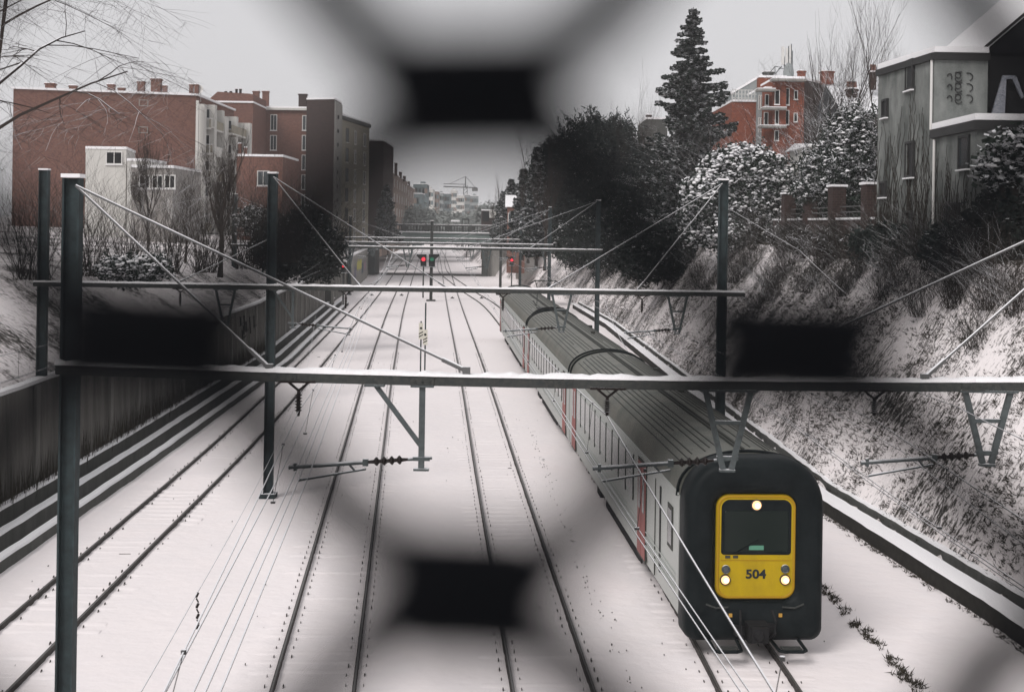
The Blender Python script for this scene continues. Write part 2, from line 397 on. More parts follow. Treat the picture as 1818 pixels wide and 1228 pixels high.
# balises between the rails
for k, (px, py) in enumerate([(660, 523), (713, 523), (803, 528), (855, 528)]):
    q = G(px, py); o = MB().box((0, 0, 0), (.35, .5, .12)).box((0, 0, .1), (.18, .25, .12))
    root = thing('track_balise', 'small dark box lying between the rails of the %s track, far off before the signals' % ['leftmost', 'second', 'third', 'rightmost'][k], 'track balise', (q.x, q.y, -.08), group='small boxes between the rails')
    MB().box((0, 0, 0), (.4, .5, .12)).build('housing', M_STEEL, root)
    MB().box((0, 0, .12), (.16, .22, .12)).build('terminal_box', M_CONCD, root)

# ------------------------------------------------------------------ cable troughs and left retaining wall
def ribbon(mb, pts, prof):
    """sweep prof [(offset right, z)] along ground pts"""
    m = len(prof)
    for i, p in enumerate(pts):
        d = (pts[min(i + 1, len(pts) - 1)] - pts[max(i - 1, 0)]).normalized(); w = Vector((d.y, -d.x, 0))
        n = len(mb.v); mb.v += [tuple(p + w * a + Vector((0, 0, z))) for a, z in prof]
        if i: mb.f += [(n - m + j, n - m + (j + 1) % m, n + (j + 1) % m, n + j) for j in range(m)]
def jitter_pts(f, y0, y1, st, amp, seed):
    r = random.Random(seed); return [Vector((f(y) + r.uniform(-amp, amp), y, 0)) for y in np.arange(y0, y1, st)]
root = thing('cable_trough', 'snow-topped concrete cable trough running along the foot of the left retaining wall', 'cable trough', (-13, 60, 0))
fl = lambda y: interp(XL, y) + .95
ribs = [(-.55, .5, M_CONCD, 'kerb'), (.25, .34, M_CONCD, 'kerb'), (.95, .16, M_CONCD, 'kerb')]
for off, h, m, nm in ribs:
    mb = MB(); ribbon(mb, [Vector((fl(y) + off, y, 0)) for y in np.arange(20, 150, 2)], [(-.14, -.15), (-.14, h), (.14, h), (.14, -.15)]); kk = child(mb, nm, m, root)
    mb = MB(); ribbon(mb, jitter_pts(lambda y: fl(y) + off, 20, 150, .8, .02, int(off * 100)), [(-.15, h + .003), (-.11, h + .07), (.09, h + .07), (.13, h + .003)]); child(mb, 'snow_cap', M_CAP, kk)
mb = MB(); ribbon(mb, [Vector((fl(y) - .15, y, 0)) for y in np.arange(20, 150, 2)], [(-.24, -.1), (-.24, -.02), (.24, -.02), (.24, -.1)]); child(mb, 'channel_floor', M_CONCD, root)

root = thing('cable_trough', 'snow-covered concrete cable trough with a dark open side along the foot of the right bank', 'cable trough', (10.5, 40, 0))
fr = lambda y: interp(XF, y) - .35
mb = MB(); ribbon(mb, [Vector((fr(y), y, 0)) for y in np.arange(12, 150, 2)], [(-.26, -.2), (-.26, .30), (.30, .30), (.30, -.2)]); kk = child(mb, 'trough_body', mat('blackish_concrete', (.03, .028, .025), .9, noise=.8, nscale=5, col2=(.012, .012, .01)), root)  # trough body in a mottled, much darker concrete tone
mb = MB(); ribbon(mb, jitter_pts(fr, 12, 150, .5, .02, 3), [(-.27, .303), (-.22, .36), (.26, .36), (.30, .303)]); child(mb, 'snow_cap', M_CAP, kk)
mb = MB(); ribbon(mb, jitter_pts(lambda y: fr(y) + .52, 12, 150, .45, .045, 4), [(-.06, .2), (-.05, .46), (.06, .48), (.1, .2)]); child(mb, 'back_kerb', M_CONCD, root)
mb = MB(); ribbon(mb, jitter_pts(lambda y: fr(y) + .54, 12, 150, .5, .03, 9), [(-.06, .483), (-.03, .54), (.12, .54), (.16, .483)]); child(mb, 'snow_ledge', M_CAP, root)

root = thing('retaining_wall', 'long stained concrete retaining wall with snow on its top along the left side of the tracks', 'wall', (interp(XL, 60), 60, 0))
mb = MB(); ribbon(mb, [Vector((interp(XL, y), y, 0)) for y in list(np.arange(10, 150, 4)) + list(np.arange(150, 236, 8))], [(-.35, -.3), (-.35, 3.5), (.0, 3.5), (.12, -.3)]); child(mb, 'wall_face', mat('stained_wall', (.21, .20, .185), .95, noise=.9, nscale=1.5, col2=(.07, .07, .062), bump=.4, streak=True), root)
mb = MB(); ribbon(mb, jitter_pts(lambda y: interp(XL, y), 10, 236, 1.0, .03, 8), [(-.38, 3.503), (-.3, 3.6), (.03, 3.6), (.07, 3.503)]); child(mb, 'snow_cap', M_CAP, root)
mb = MB()
for y in np.arange(14, 230, 4.2): mb.box((interp(XL, y) + .09, y, 1.7), (.1, .35, 3.5))
child(mb, 'pilasters', M_CONC, root)
# painted scrawl on the wall (illegible)
mb = MB()
for k, (px, py, l) in enumerate([(433, 562, .5), (438, 560, .9), (441, 570, .6), (437, 578, .5), (436, 586, .5), (446, 562, 1.0), (452, 560, .7)]):
    D = 79 + (px - 433) * .25; x = interp(XL, D) + .2; z = ZH(px, py, D)
    mb.tube((x, D, z), (x + .02, D + (.25 if k % 2 else .1), z - l), .05, n=4); 
    if k % 2 == 0: mb.tube((x, D, z - l), (x + .02, D + .9, z - l + .1), .045, n=4)
child(mb, 'painted_scrawl', M_STEEL, root)

# ------------------------------------------------------------------ catenary portals
def sagbeam(p0, p1, sag, n=24):
    return [Vector(p0).lerp(Vector(p1), i / n) - Vector((0, 0, sag * 4 * (i / n) * (1 - i / n))) for i in range(n + 1)]
def rect_path(mb, pts, w, h, dz=0, jit=0, seed=0):
    r = random.Random(seed)
    for i, p in enumerate(pts):
        n = len(mb.v); hh = h * (1 + r.uniform(-jit, jit)); ww = w * (1 + r.uniform(-jit, jit) * .4)
        mb.v += [tuple(p + Vector((0, a * ww / 2, dz + zz * hh))) for a, zz in ((-1, 0), (-.8, .8), (.6, 1), (1, 0))] if jit else [tuple(p + Vector((0, a * w / 2, dz + zz * h))) for a, zz in ((-1, 0), (-1, 1), (1, 1), (1, 0))]
        if i: mb.f += [(n - 4 + j, n + j, n + (j + 1) % 4, n - 4 + (j + 1) % 4) for j in range(4)]
    e = len(mb.v); mb.f += [(0, 1, 2, 3), (e - 1, e - 2, e - 3, e - 4)]
def hmast(mb, x, y, z0, z1, s=.26, yaw=0):
    t = .025
    mb.box((x - s / 2, y, (z0 + z1) / 2), (t, s, z1 - z0)); mb.box((x + s / 2, y, (z0 + z1) / 2), (t, s, z1 - z0))
    mb.box((x, y, (z0 + z1) / 2 - .002), (s - t - .002, .018, z1 - z0 - .004))
def insul(mb, p0, p1, r=.055, n=5):
    prof = [(0, .018), (.08, .022)]
    for k in range(n):
        a = .14 + k * .72 / n; prof += [(a, .025), (a + .2 / n, r), (a + .32 / n, r * .9), (a + .5 / n, .025)]
    prof += [(.92, .022), (1, .018)]
    mb.lathe(p0, p1, prof, 8)
def arm_set(root, xp, xt, D, zb, zl, style, beamtop=True, rs=1.0):
    """dropped post at xp carrying a registration arm whose tip is at xt; zb beam underside, zl bottom"""
    mb = MB(); s = .07 * rs
    if style == 'V':
        mb.bar((xp - .30, D, zb), (xp - .055, D, zl), s); mb.bar((xp + .30, D, zb), (xp + .055, D, zl), s)
        zc = zb + (zl - zb) * .42; mb.bar((xp - .17, D, zc), (xp + .17, D, zc), s * .7)
        mb.box((xp, D, zl + .14), (.28, .05, .05)); mb.box((xp, D, zl - .02), (.2, .1, .03))
    else:
        mb.bar((xp, D, zb), (xp, D, zl), s * 1.1)
        mb.bar((xp - .62, D, zb), (xp - .02, D, zl + .30), s * .85)
        mb.box((xp, D, zl + .12), (.22, .09, .05)); mb.box((xp, D, zl - .02), (.2, .12, .03))
    mb.box((xp, D, zb - .015), (.75 if style == 'V' else .3, .16, .03))
    if style != 'V': mb.box((xp - .62, D, zb - .015), (.26, .16, .03))
    child(mb, 'drop_post', M_GALV, root)
    sg = 1 if xt < xp else -1; Lr = abs(xp - xt)
    zt, zp = zl - .02, zl + .12
    ax = lambda t: Vector((xp - sg * Lr * t, D, zp + (zt - zp) * t))
    mb = MB(); mb.tube(ax(-.08), ax(.1), .022, n=8); child(mb, 'arm_stub', M_GALV, root)
    mb = MB(); mb.tube(ax(.42), ax(1), .028 * rs, n=8)
    lo_ = lambda t: Vector((xp - sg * Lr * t, D + .02, zp - .02 + (zt - .17 - zp) * t))
    mb.tube(lo_(.42), lo_(.93), .016 * rs, n=6); mb.tube(lo_(.42) + Vector((0, .06, -.01)), lo_(.93) + Vector((0, .06, -.02)), .012 * rs, n=6)
    mb.tube(ax(.55), lo_(.5), .014, n=6); mb.box(ax(.42), (.07, .07, .09)); mb.box(ax(.95), (.04, .05, .1))
    child(mb, 'steady_arm', M_GALV, root, smooth=False)
    mb = MB(); insul(mb, ax(.1), ax(.42), .06 * rs, 4); child(mb, 'insulator', M_INS, root)
def hanger(root, x, D, zb, zl):
    mb = MB(); mb.bar((x - .16, D, zb), (x, D, zb - .13), .03); mb.bar((x + .16, D, zb), (x, D, zb - .13), .03); mb.box((x, D, zb - .01), (.46, .17, .03))
    child(mb, 'hanger_bracket', M_INS, root)
    mb = MB(); insul(mb, (x, D, zb - .13), (x, D, zl), .05, 6); child(mb, 'insulator', M_INS, root)
def stay(root, p0, p1, r=.018):
    p0, p1 = Vector(p0), Vector(p1); d = (p1 - p0)
    mb = MB(); mb.tube(p0, p1 - d.normalized() * .35, r, n=6); mb.tube(p1 - d.normalized() * .35, p1, r * 1.8, n=6); mb.box(p1, (.1, .08, .1))
    child(mb, 'stay_rod', mat('stay_frosted', (.12, .12, .12), .7, snow=(.15, .5)), root)
def portal(D, masts, x0, x1, zb, zt, label, drops, hangs, stays, sag=0.0, bh=.13, seed=1, msize=.26):
    root = thing('catenary_portal', label, 'overhead line portal', (x0, D, 0), group='steel portals carrying the overhead wires')
    for mx_, z1 in masts:
        mb = MB(); hmast(mb, mx_, D + .25, -.2, z1, msize); mb.box((mx_, D + .25, -.04), (.5, .5, .16)); child(mb, 'mast', M_MAST, root)
        mb = MB(); mb.box((mx_, D + .25, z1 + .03), (msize + .05, msize + .05, .05)); child(mb, 'snow_cap', M_CAP, root)
    pts = sagbeam((x0, D, zb), (x1, D, zb), sag)
    pts = [p + Vector((0, 0, 0)) for p in pts]
    mb = MB(); rect_path(mb, pts, .14, bh); bo = child(mb, 'beam', M_STEEL, root)
    # bolts and splice plates
    mb = MB(); r = random.Random(seed)
    for i in range(2, len(pts) - 1, 3):
        mb = MB(); mb.box(pts[i] + Vector((0, -.078, bh / 2)), (.3, .012, bh * .8))
        for k in (-.1, 0, .1): mb.box(pts[i] + Vector((k, -.09, bh / 2)), (.025, .016, .025))
        child(mb, 'splice_plate', M_STEEL, bo)
    fine = sagbeam((x0, D, zb), (x1, D, zb), sag, 140)
    mb = MB(); rect_path(mb, fine, .17, .055, dz=bh + .002, jit=.3, seed=seed); child(mb, 'snow_cap', M_CAP, root)
    for a in drops: arm_set(root, a[0], a[1], D, a[2] if len(a) > 4 else zb - sag * .8, a[3] if len(a) > 4 else zb - 1.2, a[-1])
    for hx in hangs: hanger(root, hx, D, zb - sag * .8, zb - .55)
    for s_ in stays: stay(root, (s_[0], D + .1, s_[1]), (s_[2], D, zb + bh), s_[3] if len(s_) > 3 else .018)
    return root
# nearest portal
D1 = 18.5; zb1 = ZH(909, 687, D1) + .085
X1 = lambda px, py=700: P(px, py, D1).x
mzl, mzr = ZH(130, 329, D1), ZH(2027, 335, D1)
portal(D1, [(X1(118, 400), mzl + .1), (X1(2035, 400), mzr + .1)], X1(100), X1(2050), zb1, 0,
       'near portal whose thick snow-topped beam crosses the whole view just in front of the train',
       [(X1(748, 820), X1(512, 835), 0, 0, 'Y'), (X1(1291, 820), X1(1052, 832), 0, 0, 'V'), (X1(1752, 820), X1(1528, 825), 0, 0, 'V')][:0],
       [], [(X1(130, 329), mzl, X1(828, 668)), (X1(130, 329), mzl, X1(478, 660)), (X1(2027, 335), mzr, X1(1308, 668)), (X1(2027, 335), mzr, X1(1642, 664))], sag=.085, seed=2, bh=.12, msize=.2)
PR1 = [o for o in SC.objects if o.name == 'catenary_portal'][0]
zbc = zb1 - .07
arm_set(PR1, X1(748, 820), X1(512, 835), D1, zbc, ZH(748, 830, D1), 'Y')
arm_set(PR1, X1(1291, 820), X1(1052, 832), D1, zbc, ZH(1291, 832, D1), 'V')
arm_set(PR1, X1(1752, 820), X1(1528, 825), D1, zbc + .04, ZH(1752, 822, D1), 'V')
for px in (530, 1078, 1552): hanger(PR1, X1(px, 715), D1, zbc + (.03 if px != 1078 else 0), ZH(px, 738, D1))
# second portal
D2 = 44.4; zb2 = ZH(800, 519, D2); X2 = lambda px, py=515: P(px, py, D2).x
m2l, m2r = ZH(482, 308, D2), ZH(1288, 320, D2)
portal(D2, [(X2(478, 600), m2l), (X2(1284, 500), m2r), (X2(70, 600), m2l)], X2(60), X2(1322), zb2, 0,
       'second portal, with the tall left mast and the mast right of the train',
       [], [], [(X2(484, 312), m2l - .1, X2(795)), (X2(484, 312), m2l - .1, X2(640)), (X2(1284, 324), m2r - .1, X2(970)), (X2(1284, 324), m2r - .1, X2(1130)), (X2(472, 425), ZH(472, 427, D2), X2(310))], seed=3, bh=.13)
PR2 = [o for o in SC.objects if o.name.startswith('catenary_portal')][-1]
zl2 = ZH(1000, 588, D2)
for a, t, st in ((520, 626, 'Y'), (997, 893, 'V'), (1203, 1108, 'V'), (400, 308, 'V')): arm_set(PR2, X2(a, 550), X2(t, 585), D2, zb2, zl2, st)
for px in (614, 893, 1140, 320): hanger(PR2, X2(px, 530), D2, zb2, zb2 - .55)
# further portals
def far_portal(D, pxm, beam, label, tops, tr, seed, stays=()):
    """pxm mast pixels; beam (px0, px1, py at px 800)"""
    zb = ZH(800, beam[2], D) - .07
    xs = [P(p, 430, D).x for p in pxm]
    st = [(P(a, b, D).x, ZH(a, b, D), P(c, 440, D).x, .02) for a, b, c in stays]
    portal(D, [(x, ZH(pxm[i], tops[i], D)) for i, x in enumerate(xs)], P(beam[0], 430, D).x, P(beam[1], 430, D).x, zb, 0, label, [], [], st, seed=seed, bh=.15, msize=.3)
    R = [o for o in SC.objects if o.name.startswith('catenary_portal')][-1]
    for t in tr:
        xc = catmull(t, D); arm_set(R, xc + 1.4, xc - .1, D, zb, zb - 1.25, 'V', rs=1.3)
        hanger(R, xc, D, zb, zb - .55)
ALLT = [TR_A, TR_B, TR_C, TR_D]
far_portal(100, (415, 1062), (408, 1070, 441.5), 'third portal, its right mast standing at the foot of the bank beside the train', (345, 356), ALLT, 4,
           ((417, 347, 640), (417, 347, 520), (1060, 358, 830), (1060, 358, 940)))
far_portal(136, (540, 976), (535, 982, 433), 'fourth portal, its dark right mast in front of the ivy-covered trees', (380, 368), ALLT, 5, ((976, 372, 790), (976, 372, 880), (540, 384, 700)))
far_portal(168, (621, 924), (615, 930, 424.5), 'farthest portal, just before the road bridge', (384, 381), ALLT, 6, ((924, 384, 800), (621, 387, 720)))

# lone masts
for px, pt, pb, lab in ((765, 392, 533, 'slim dark mast in the middle of the tracks behind the twin signals'), (888, 385, 522, 'slim dark mast on a base plate at the far end of the train')):
    g = G(px, pb); root = thing('catenary_mast', lab, 'mast', (g.x, g.y, 0), group='slim lone masts')
    mb = MB(); hmast(mb, g.x, g.y, -.1, ZH(px, pt, g.y), .3); child(mb, 'post', M_STEEL, root)
    mb = MB(); mb.box((g.x, g.y, -.02), (1.0, .6, .2)); child(mb, 'base_plate', M_STEEL, root)
    mb = MB(); mb.box((g.x, g.y, ZH(px, pt, g.y) + .03), (.36, .36, .06)); child(mb, 'snow_cap', M_CAP, root)

# ------------------------------------------------------------------ overhead wires
supports = [(-25, 6.0), (D1, ZH(1078, 738, D1)), (D2, zb2 - .55), (100, 6.25), (136, 6.2), (168, 6.2), (233, 5.0)]
wlab = {'A': 'overhead wires above the track beside the left wall', 'B': 'bundle of overhead wires running over the second track from the left wall',
        'C': 'overhead wires above the track left of the train, crossing in front of the train face', 'D': 'overhead wires above the train track, crossing the snowy right bank'}
for nm, tab in TRACKS:
    root = thing('overhead_wires', wlab[nm], 'overhead line', (catmull(tab, 20), 20, 5.4), group='overhead wire sets')
    off = {'A': 0, 'B': X1(530, 738) - catmull(tab, D1), 'C': X1(1078, 738) - catmull(tab, D1), 'D': X1(1552, 738) - catmull(tab, D1)}[nm]
    aoff = {'A': 0, 'B': X1(530, 838) - catmull(tab, D1), 'C': X1(1066, 835) - catmull(tab, D1), 'D': X1(1540, 832) - catmull(tab, D1)}[nm]
    def ox(y, o0): return o0 * max(0, min(1, (D2 + 10 - y) / 36))
    mb = MB()
    pts = []
    for i in range(len(supports) - 1):
        (ya, za), (yb, zb_) = supports[i], supports[i + 1]
        n = 26
        for k in range(n + (i == len(supports) - 2)):
            t = k / n; y = ya + (yb - ya) * t; sag = .0 if yb - ya < 10 else min(.55, (yb - ya) ** 2 * .00022)
            pts.append(Vector((catmull(tab, y) + ox(y, off) - (.38 * max(0, 1 - y / D1) if nm == 'C' else 0), y, za + (zb_ - za) * t - sag * 4 * t * (1 - t))))
    pts = [p for p in pts if p.y > 1.5]
    mb.path(pts, .007 if nm != 'C' else .008, 4); child(mb, 'messenger_wire', M_WIRE, root)
    for k in ((-.03, .03) if nm != 'B' else (-.16, -.03, .05, .2)):
        mb = MB(); cz = lambda y: 5.36 + .02 * math.sin(y * .3)
        pc = [Vector((catmull(tab, y) + ox(y, aoff) + k, y, cz(y) + (abs(k) > .1) * .12)) for y in list(np.arange(1.5, 60, 1.5)) + list(np.arange(60, 234, 4))]
        mb.path(pc, .006 if nm != 'B' else .0085, 4); child(mb, 'contact_wire', M_COPPER, root)
    rr = random.Random(ord(nm) * 3)
    def mz(y):
        return float(np.interp(y, [p.y for p in pts], [p.z for p in pts]))
    y = 4.0
    while y < 168:
        mb = MB(); a = Vector((catmull(tab, y) + ox(y, off), y, mz(y))); c = Vector((catmull(tab, y) + ox(y, aoff) - (.12 if nm == 'B' else 0), y, 5.37))
        if a.z - c.z > .1:
            mb.tube(a, c, .004, n=4, caps=False); mb.box(c, (.05, .04, .025)); mb.box(a, (.03, .03, .03)); child(mb, 'dropper', M_COPPER, root)
        y += rr.uniform(5, 8)
# separate feeder cables
def cable(name, pts, label, r=.01, m=M_WIRE):
    pts = [Vector(p) for p in pts]; fine = []
    for i in range(len(pts) - 1):
        n = 16; Ld = (pts[i + 1] - pts[i]).length
        for k in range(n + (i == len(pts) - 2)):
            t = k / n; fine.append(pts[i].lerp(pts[i + 1], t) - Vector((0, 0, min(1.2, Ld * Ld * .00035) * 4 * t * (1 - t))))
    mb = MB(); mb.path(fine, r, 4); o = mb.build(name, m); setp(o, label, 'cable', 'single feeder cables'); return o
cable('feeder_cable', [P(250, 1228, 13), P(350, 1052, 17.5), P(515, 740, 34), P(560, 560, 80)], 'thin single cable hanging left of the wire bundle with a short chain on it', .006, M_COPPER)
mb = MB()
q0, q1 = P(350, 1052, 17.5), P(352, 1118, 17.6)
for k in range(7):
    a = q0.lerp(q1, k / 7); c = q0.lerp(q1, (k + .75) / 7); mb.tube(a + Vector((.012 * (-1) ** k, 0, 0)), c + Vector((.012 * (-1) ** (k + 1), 0, 0)), .010 if k % 2 else .018, n=5)
setp(mb.build('cable_chain', M_INS), 'short chain of links hanging from the thin cable at lower left', 'chain')
cable('feeder_cable', [P(1587, 676, 24), P(1700, 722, 17), P(1825, 784, 12.5)], 'thin cable crossing above the messenger wire at the right edge', .006)
cable('feeder_cable', [P(1240, 600, 60), P(1420, 690, 30), P(1600, 800, 20), P(1818, 965, 13)], 'thin cable running low over the snowy right bank past the steady arm', .006)
cable('feeder_cable', [P(1297, 372, 44.4), P(1420, 445, 40), P(1500, 520, 34)], 'thin cable sloping down to the right from the mast behind the train', .008)
cable('feeder_cable', [P(925, 462, 150), P(1000, 478, 120), P(1065, 505, 100), P(1190, 700, 44)], 'frosted cable looping down past the signal to the mast at the bank', .012)
cable('feeder_cable', [P(612, 474, 140), P(640, 506, 130)], 'short frosted cable sloping from the left signal', .04)
cable('feeder_cable', [P(700, 440, 200), P(655, 505, 125), P(640, 507, 120)], 'frosted cable curving down to the ground beside the left abutment', .04)

# ------------------------------------------------------------------ signals
M_RED = mat('red_lamp', (.3, .01, .01), .4, emit=(1, .03, .06), estr=1.1)
M_BLK = mat('signal_black', (.008, .009, .009), .5, snow=(.8, .95))
def signal(px, pyh, pyb, label, wing, lit, s=1.0, Dover=None):
    g = G(px, pyb) if Dover is None else P(px, pyb, Dover); D = g.y; zc = ZH(px, pyh, D); zg = g.z if Dover else -.1
    root = thing('railway_signal', label, 'railway signal', (g.x, D, zg), group='railway signals')
    mb = MB(); mb.tube((g.x, D, zg), (g.x, D, zc), .09, n=8); child(mb, 'post', M_STEEL, root)
    w, h = .38 * s, .72 * s
    mb = MB()
    if wing:
        poly = [(-w, -h), (w, -h), (w, h), (-w * 1.0, h)] if not wing else None
        pts = [(-w * .95, -h), (w * .95, -h), (w * .95, h), (-w * 2.2, h), (-w * 2.2, h * .72), (-w * .95, h * .1)]
        if wing > 0: pts = [(-a, b_) for a, b_ in pts][::-1]
        n = len(pts); mb.add([(g.x + a, D - .2, zc + b_) for a, b_ in pts] + [(g.x + a, D - .02, zc + b_) for a, b_ in pts],
                             [tuple(range(n)), tuple(range(2 * n - 1, n - 1, -1))] + [(i, i + n, (i + 1) % n + n, (i + 1) % n) for i in range(n)])
    else: mb.box((g.x, D - .11, zc), (w * 1.7, .18, h * 2)); mb.tube((g.x - w * 2.1, D - .2, zc + h * .7), (g.x - w * 2.1, D - .05, zc + h * .7), .28 * s, n=10); mb.bar((g.x - w * 2.1, D - .1, zc + h * .7), (g.x, D - .1, zc + h * .7), .06)
    hd = child(mb, 'signal_head', M_BLK, root)
    mb = MB(); zl = zc + h * .18
    mb.lathe((g.x, D - .2, zl), (g.x, D - .27, zl), [(0, .24 * s), (1, .22 * s)], 14); child(mb, 'lamp', M_RED if lit == 'red' else mat('green_lamp', (.02, .1, .05), .4, emit=(.05, .5, .3), estr=.12) if lit == 'green' else M_GLASSD, root)
    mb = MB()
    for k in range(3):
        zz = zc + h * (.62 - .5 * k)
        mb.path([(g.x + .27 * s * math.cos(t), D - .32, zz + .2 * s * math.sin(t)) for t in np.linspace(.1, math.pi - .1, 8)], .025, 4)
    child(mb, 'lamp_hoods', M_BLK, root)
    mb = MB(); mb.box((g.x, D - .3, zc - h - .05), (w * 2.6, .5, .05)); mb.box((g.x, D + .3, zc - h - .05), (.9, .6, .04)); child(mb, 'platform', M_GALV, root)
signal(751, 462, 527, 'black signal with red light and head widening leftwards, in the centre pair', -1, 'red', .95)
signal(766, 462, 533, 'black signal with dim green light and head widening rightwards, in the centre pair', 1, 'green', .95)
signal(908, 463, 512, 'narrow black signal showing red beside the far end of the train', 0, 'red', .8)
signal(609, 474, 545, 'signal showing red in front of the graffiti wall on the left', 0, 'red', .75)

# trackside marker boards
for px, pt, pb, base, lab in ((746.5, 573, 602, 657, 'left white marker board with a black dot and slanted bars on a thin post'), (754, 585, 612, 668, 'right white marker board with a black dot and slanted bars, taller pole behind it')):
    g = G(px, base); D = g.y; root = thing('track_marker', lab, 'marker board', (g.x, D, 0), group='striped marker boards')
    zt, zb_ = ZH(px, pt, D), ZH(px, pb, D)
    mb = MB(); mb.tube((g.x, D, -.1), (g.x, D, zt + (.1 if px < 750 else 1.5)), .045, n=8); child(mb, 'post', M_MAST, root)
    mb = MB(); mb.box((g.x, D - .06, (zt + zb_) / 2), (.26, .02, zt - zb_)); bd = child(mb, 'board', mat('board_white', (.62, .6, .52), .6), root)
    mb = MB(); hgt = zt - zb_; yy = D - .073
    mb.lathe((g.x, yy, zt - .32 * hgt), (g.x, yy - .006, zt - .32 * hgt), [(0, .07), (1, .07)], 12)
    for k in (.5, .68): mb.add([(g.x - .12, yy, zt - (k + .14) * hgt), (g.x + .12, yy, zt - k * hgt), (g.x + .12, yy, zt - (k + .07) * hgt), (g.x - .12, yy, zt - (k + .21) * hgt)], [(0, 1, 2, 3)])
    child(mb, 'black_symbols', M_BLK, bd)

# ------------------------------------------------------------------ the train
TR_LOC = Vector((5.02, 28.7, 0)); TR_ROT = .0558
M_BODY = mat('train_side', (.42, .44, .42), .42, metal=.12, noise=.5, nscale=2.0, col2=(.38, .40, .375), spec=.4, streak=False)
M_ROOF = mat('train_roof', (.165, .162, .138), .5, metal=.2, noise=.8, nscale=1.1, col2=(.075, .085, .075), bump=.1, spec=.3)
M_RIB = mat('roof_rib', (.045, .047, .042), .6)
M_RUB = mat('black_rubber', (.004, .0065, .0075), .5, noise=.8, nscale=2.2, col2=(.012, .016, .017), spec=.08, bump=.25, bscale=5)
M_YEL = mat('yellow_paint', (.46, .32, .008), .45, noise=.55, nscale=3.5, col2=(.30, .205, .015), streak=True, sz=.4)
M_YELD = mat('yellow_rim', (.36, .21, .012), .45)
M_CABG = mat('cab_glass', (.005, .011, .009), .15, spec=.22)
M_DOOR = mat('door_red', (.30, .09, .08), .45, noise=.5, nscale=3, col2=(.2, .07, .065))
M_PANE = mat('train_window_sheen', (.20, .22, .215), .15, spec=1.0)  # pale pane colour stands in for snow reflected at a grazing angle
M_LAMP = mat('headlamp', (.8, .5, .3), .3, emit=(1, .52, .20), estr=.9); M_BULB = mat('lamp_bulb', (1, .9, .8), .3, emit=(1, .88, .68), estr=2.2)
M_UNDER = mat('underframe', (.016, .016, .017), .8)
train = thing('passenger_train', 'grey three-car electric train with a black rubber front, yellow cab door and lit headlights', 'train', TR_LOC, TR_ROT)
def rrect(hw, z0, z1, rt, rb, n=14):
    """rounded outline, counter-clockwise seen from the front (-y), equal count for every call"""
    pts = []
    for (cx, cz, r, a0) in ((hw - rt, z1 - rt, rt, 0), (-hw + rt, z1 - rt, rt, 90), (-hw + rb, z0 + rb, rb, 180), (hw - rb, z0 + rb, rb, 270)):
        for k in range(n):
            a = math.radians(a0 + 90 * k / (n - 1)); pts.append((cx + r * math.cos(a), cz + r * math.sin(a)))
    return pts
def loft(rings, close_last=False):
    """rings = [(y, pts)]"""
    mb = MB(); n = len(rings[0][1])
    for y, pts in rings: mb.v += [(a, y if not callable(y) else y(a, c), c) for a, c in pts]
    for i in range(len(rings) - 1):
        mb.f += [(i * n + k, i * n + (k + 1) % n, (i + 1) * n + (k + 1) % n, (i + 1) * n + k) for k in range(n)]
    if close_last: mb.f.append(tuple(range((len(rings) - 1) * n, len(rings) * n)))
    return mb
HW = 1.425; ZT = 3.92; ZB = .22
rings = [(.92, rrect(HW - .02, ZB + .15, ZT - .04, .95, .2)), (.75, rrect(HW, ZB, ZT, .95, .22)), (.28, rrect(HW, ZB, ZT, .95, .25)), (.12, rrect(HW - .03, ZB + .03, ZT - .03, .93, .25)),
         (.03, rrect(HW - .10, ZB + .1, ZT - .10, .88, .24)), (0, rrect(HW - .2, ZB + .2, ZT - .2, .8, .22)), (.02, rrect(.98, 1.0, 3.45, .45, .35)), (.10, rrect(.86, 1.02, 3.25, .30, .30)), (.16, rrect(.83, 1.045, 3.21, .27, .27))]
loft(rings).build('rubber_front', M_RUB, train, smooth=True)
ox = .03
yel = loft([(.20, [(a + ox, c) for a, c in rrect(.82, 1.06, 3.19, .26, .26)]), (.12, [(a + ox, c) for a, c in rrect(.79, 1.10, 3.16, .24, .25)]), (.115, [(a + ox, c) for a, c in rrect(.76, 1.13, 3.13, .22, .23)])], True).build('cab_panel', M_YEL, train)
loft([(.112, [(a + ox, c) for a, c in rrect(.805, 1.085, 3.175, .25, .25)]), (.10, [(a + ox, c) for a, c in rrect(.79, 1.10, 3.16, .24, .24)]), (.10, [(a + ox, c) for a, c in rrect(.765, 1.125, 3.135, .22, .22)]), (.112, [(a + ox, c) for a, c in rrect(.75, 1.14, 3.12, .21, .21)])]).build('panel_rim', M_YELD, yel)
wnd = loft([(.118, [(a + ox, c) for a, c in rrect(.72, 1.97, 3.09, .17, .07)]), (.104, [(a + ox, c) for a, c in rrect(.71, 1.98, 3.08, .17, .07)])], True).build('windscreen_surround', M_RUB, train)
loft([(.103, [(a + ox, c) for a, c in rrect(.655, 2.03, 2.86, .05, .05)]), (.098, [(a + ox, c) for a, c in rrect(.65, 2.035, 2.855, .05, .05)])], True).build('windscreen', M_CABG, wnd)
MB().box((ox + .0, .094, 2.12), (.30, .004, .09)).build('route_card', mat('pale_card', (.10, .26, .18), .5), wnd)
MB().bar((ox - .45, .085, 2.00), (ox + .05, .085, 2.28), .018).build('wiper', M_RUB, wnd)
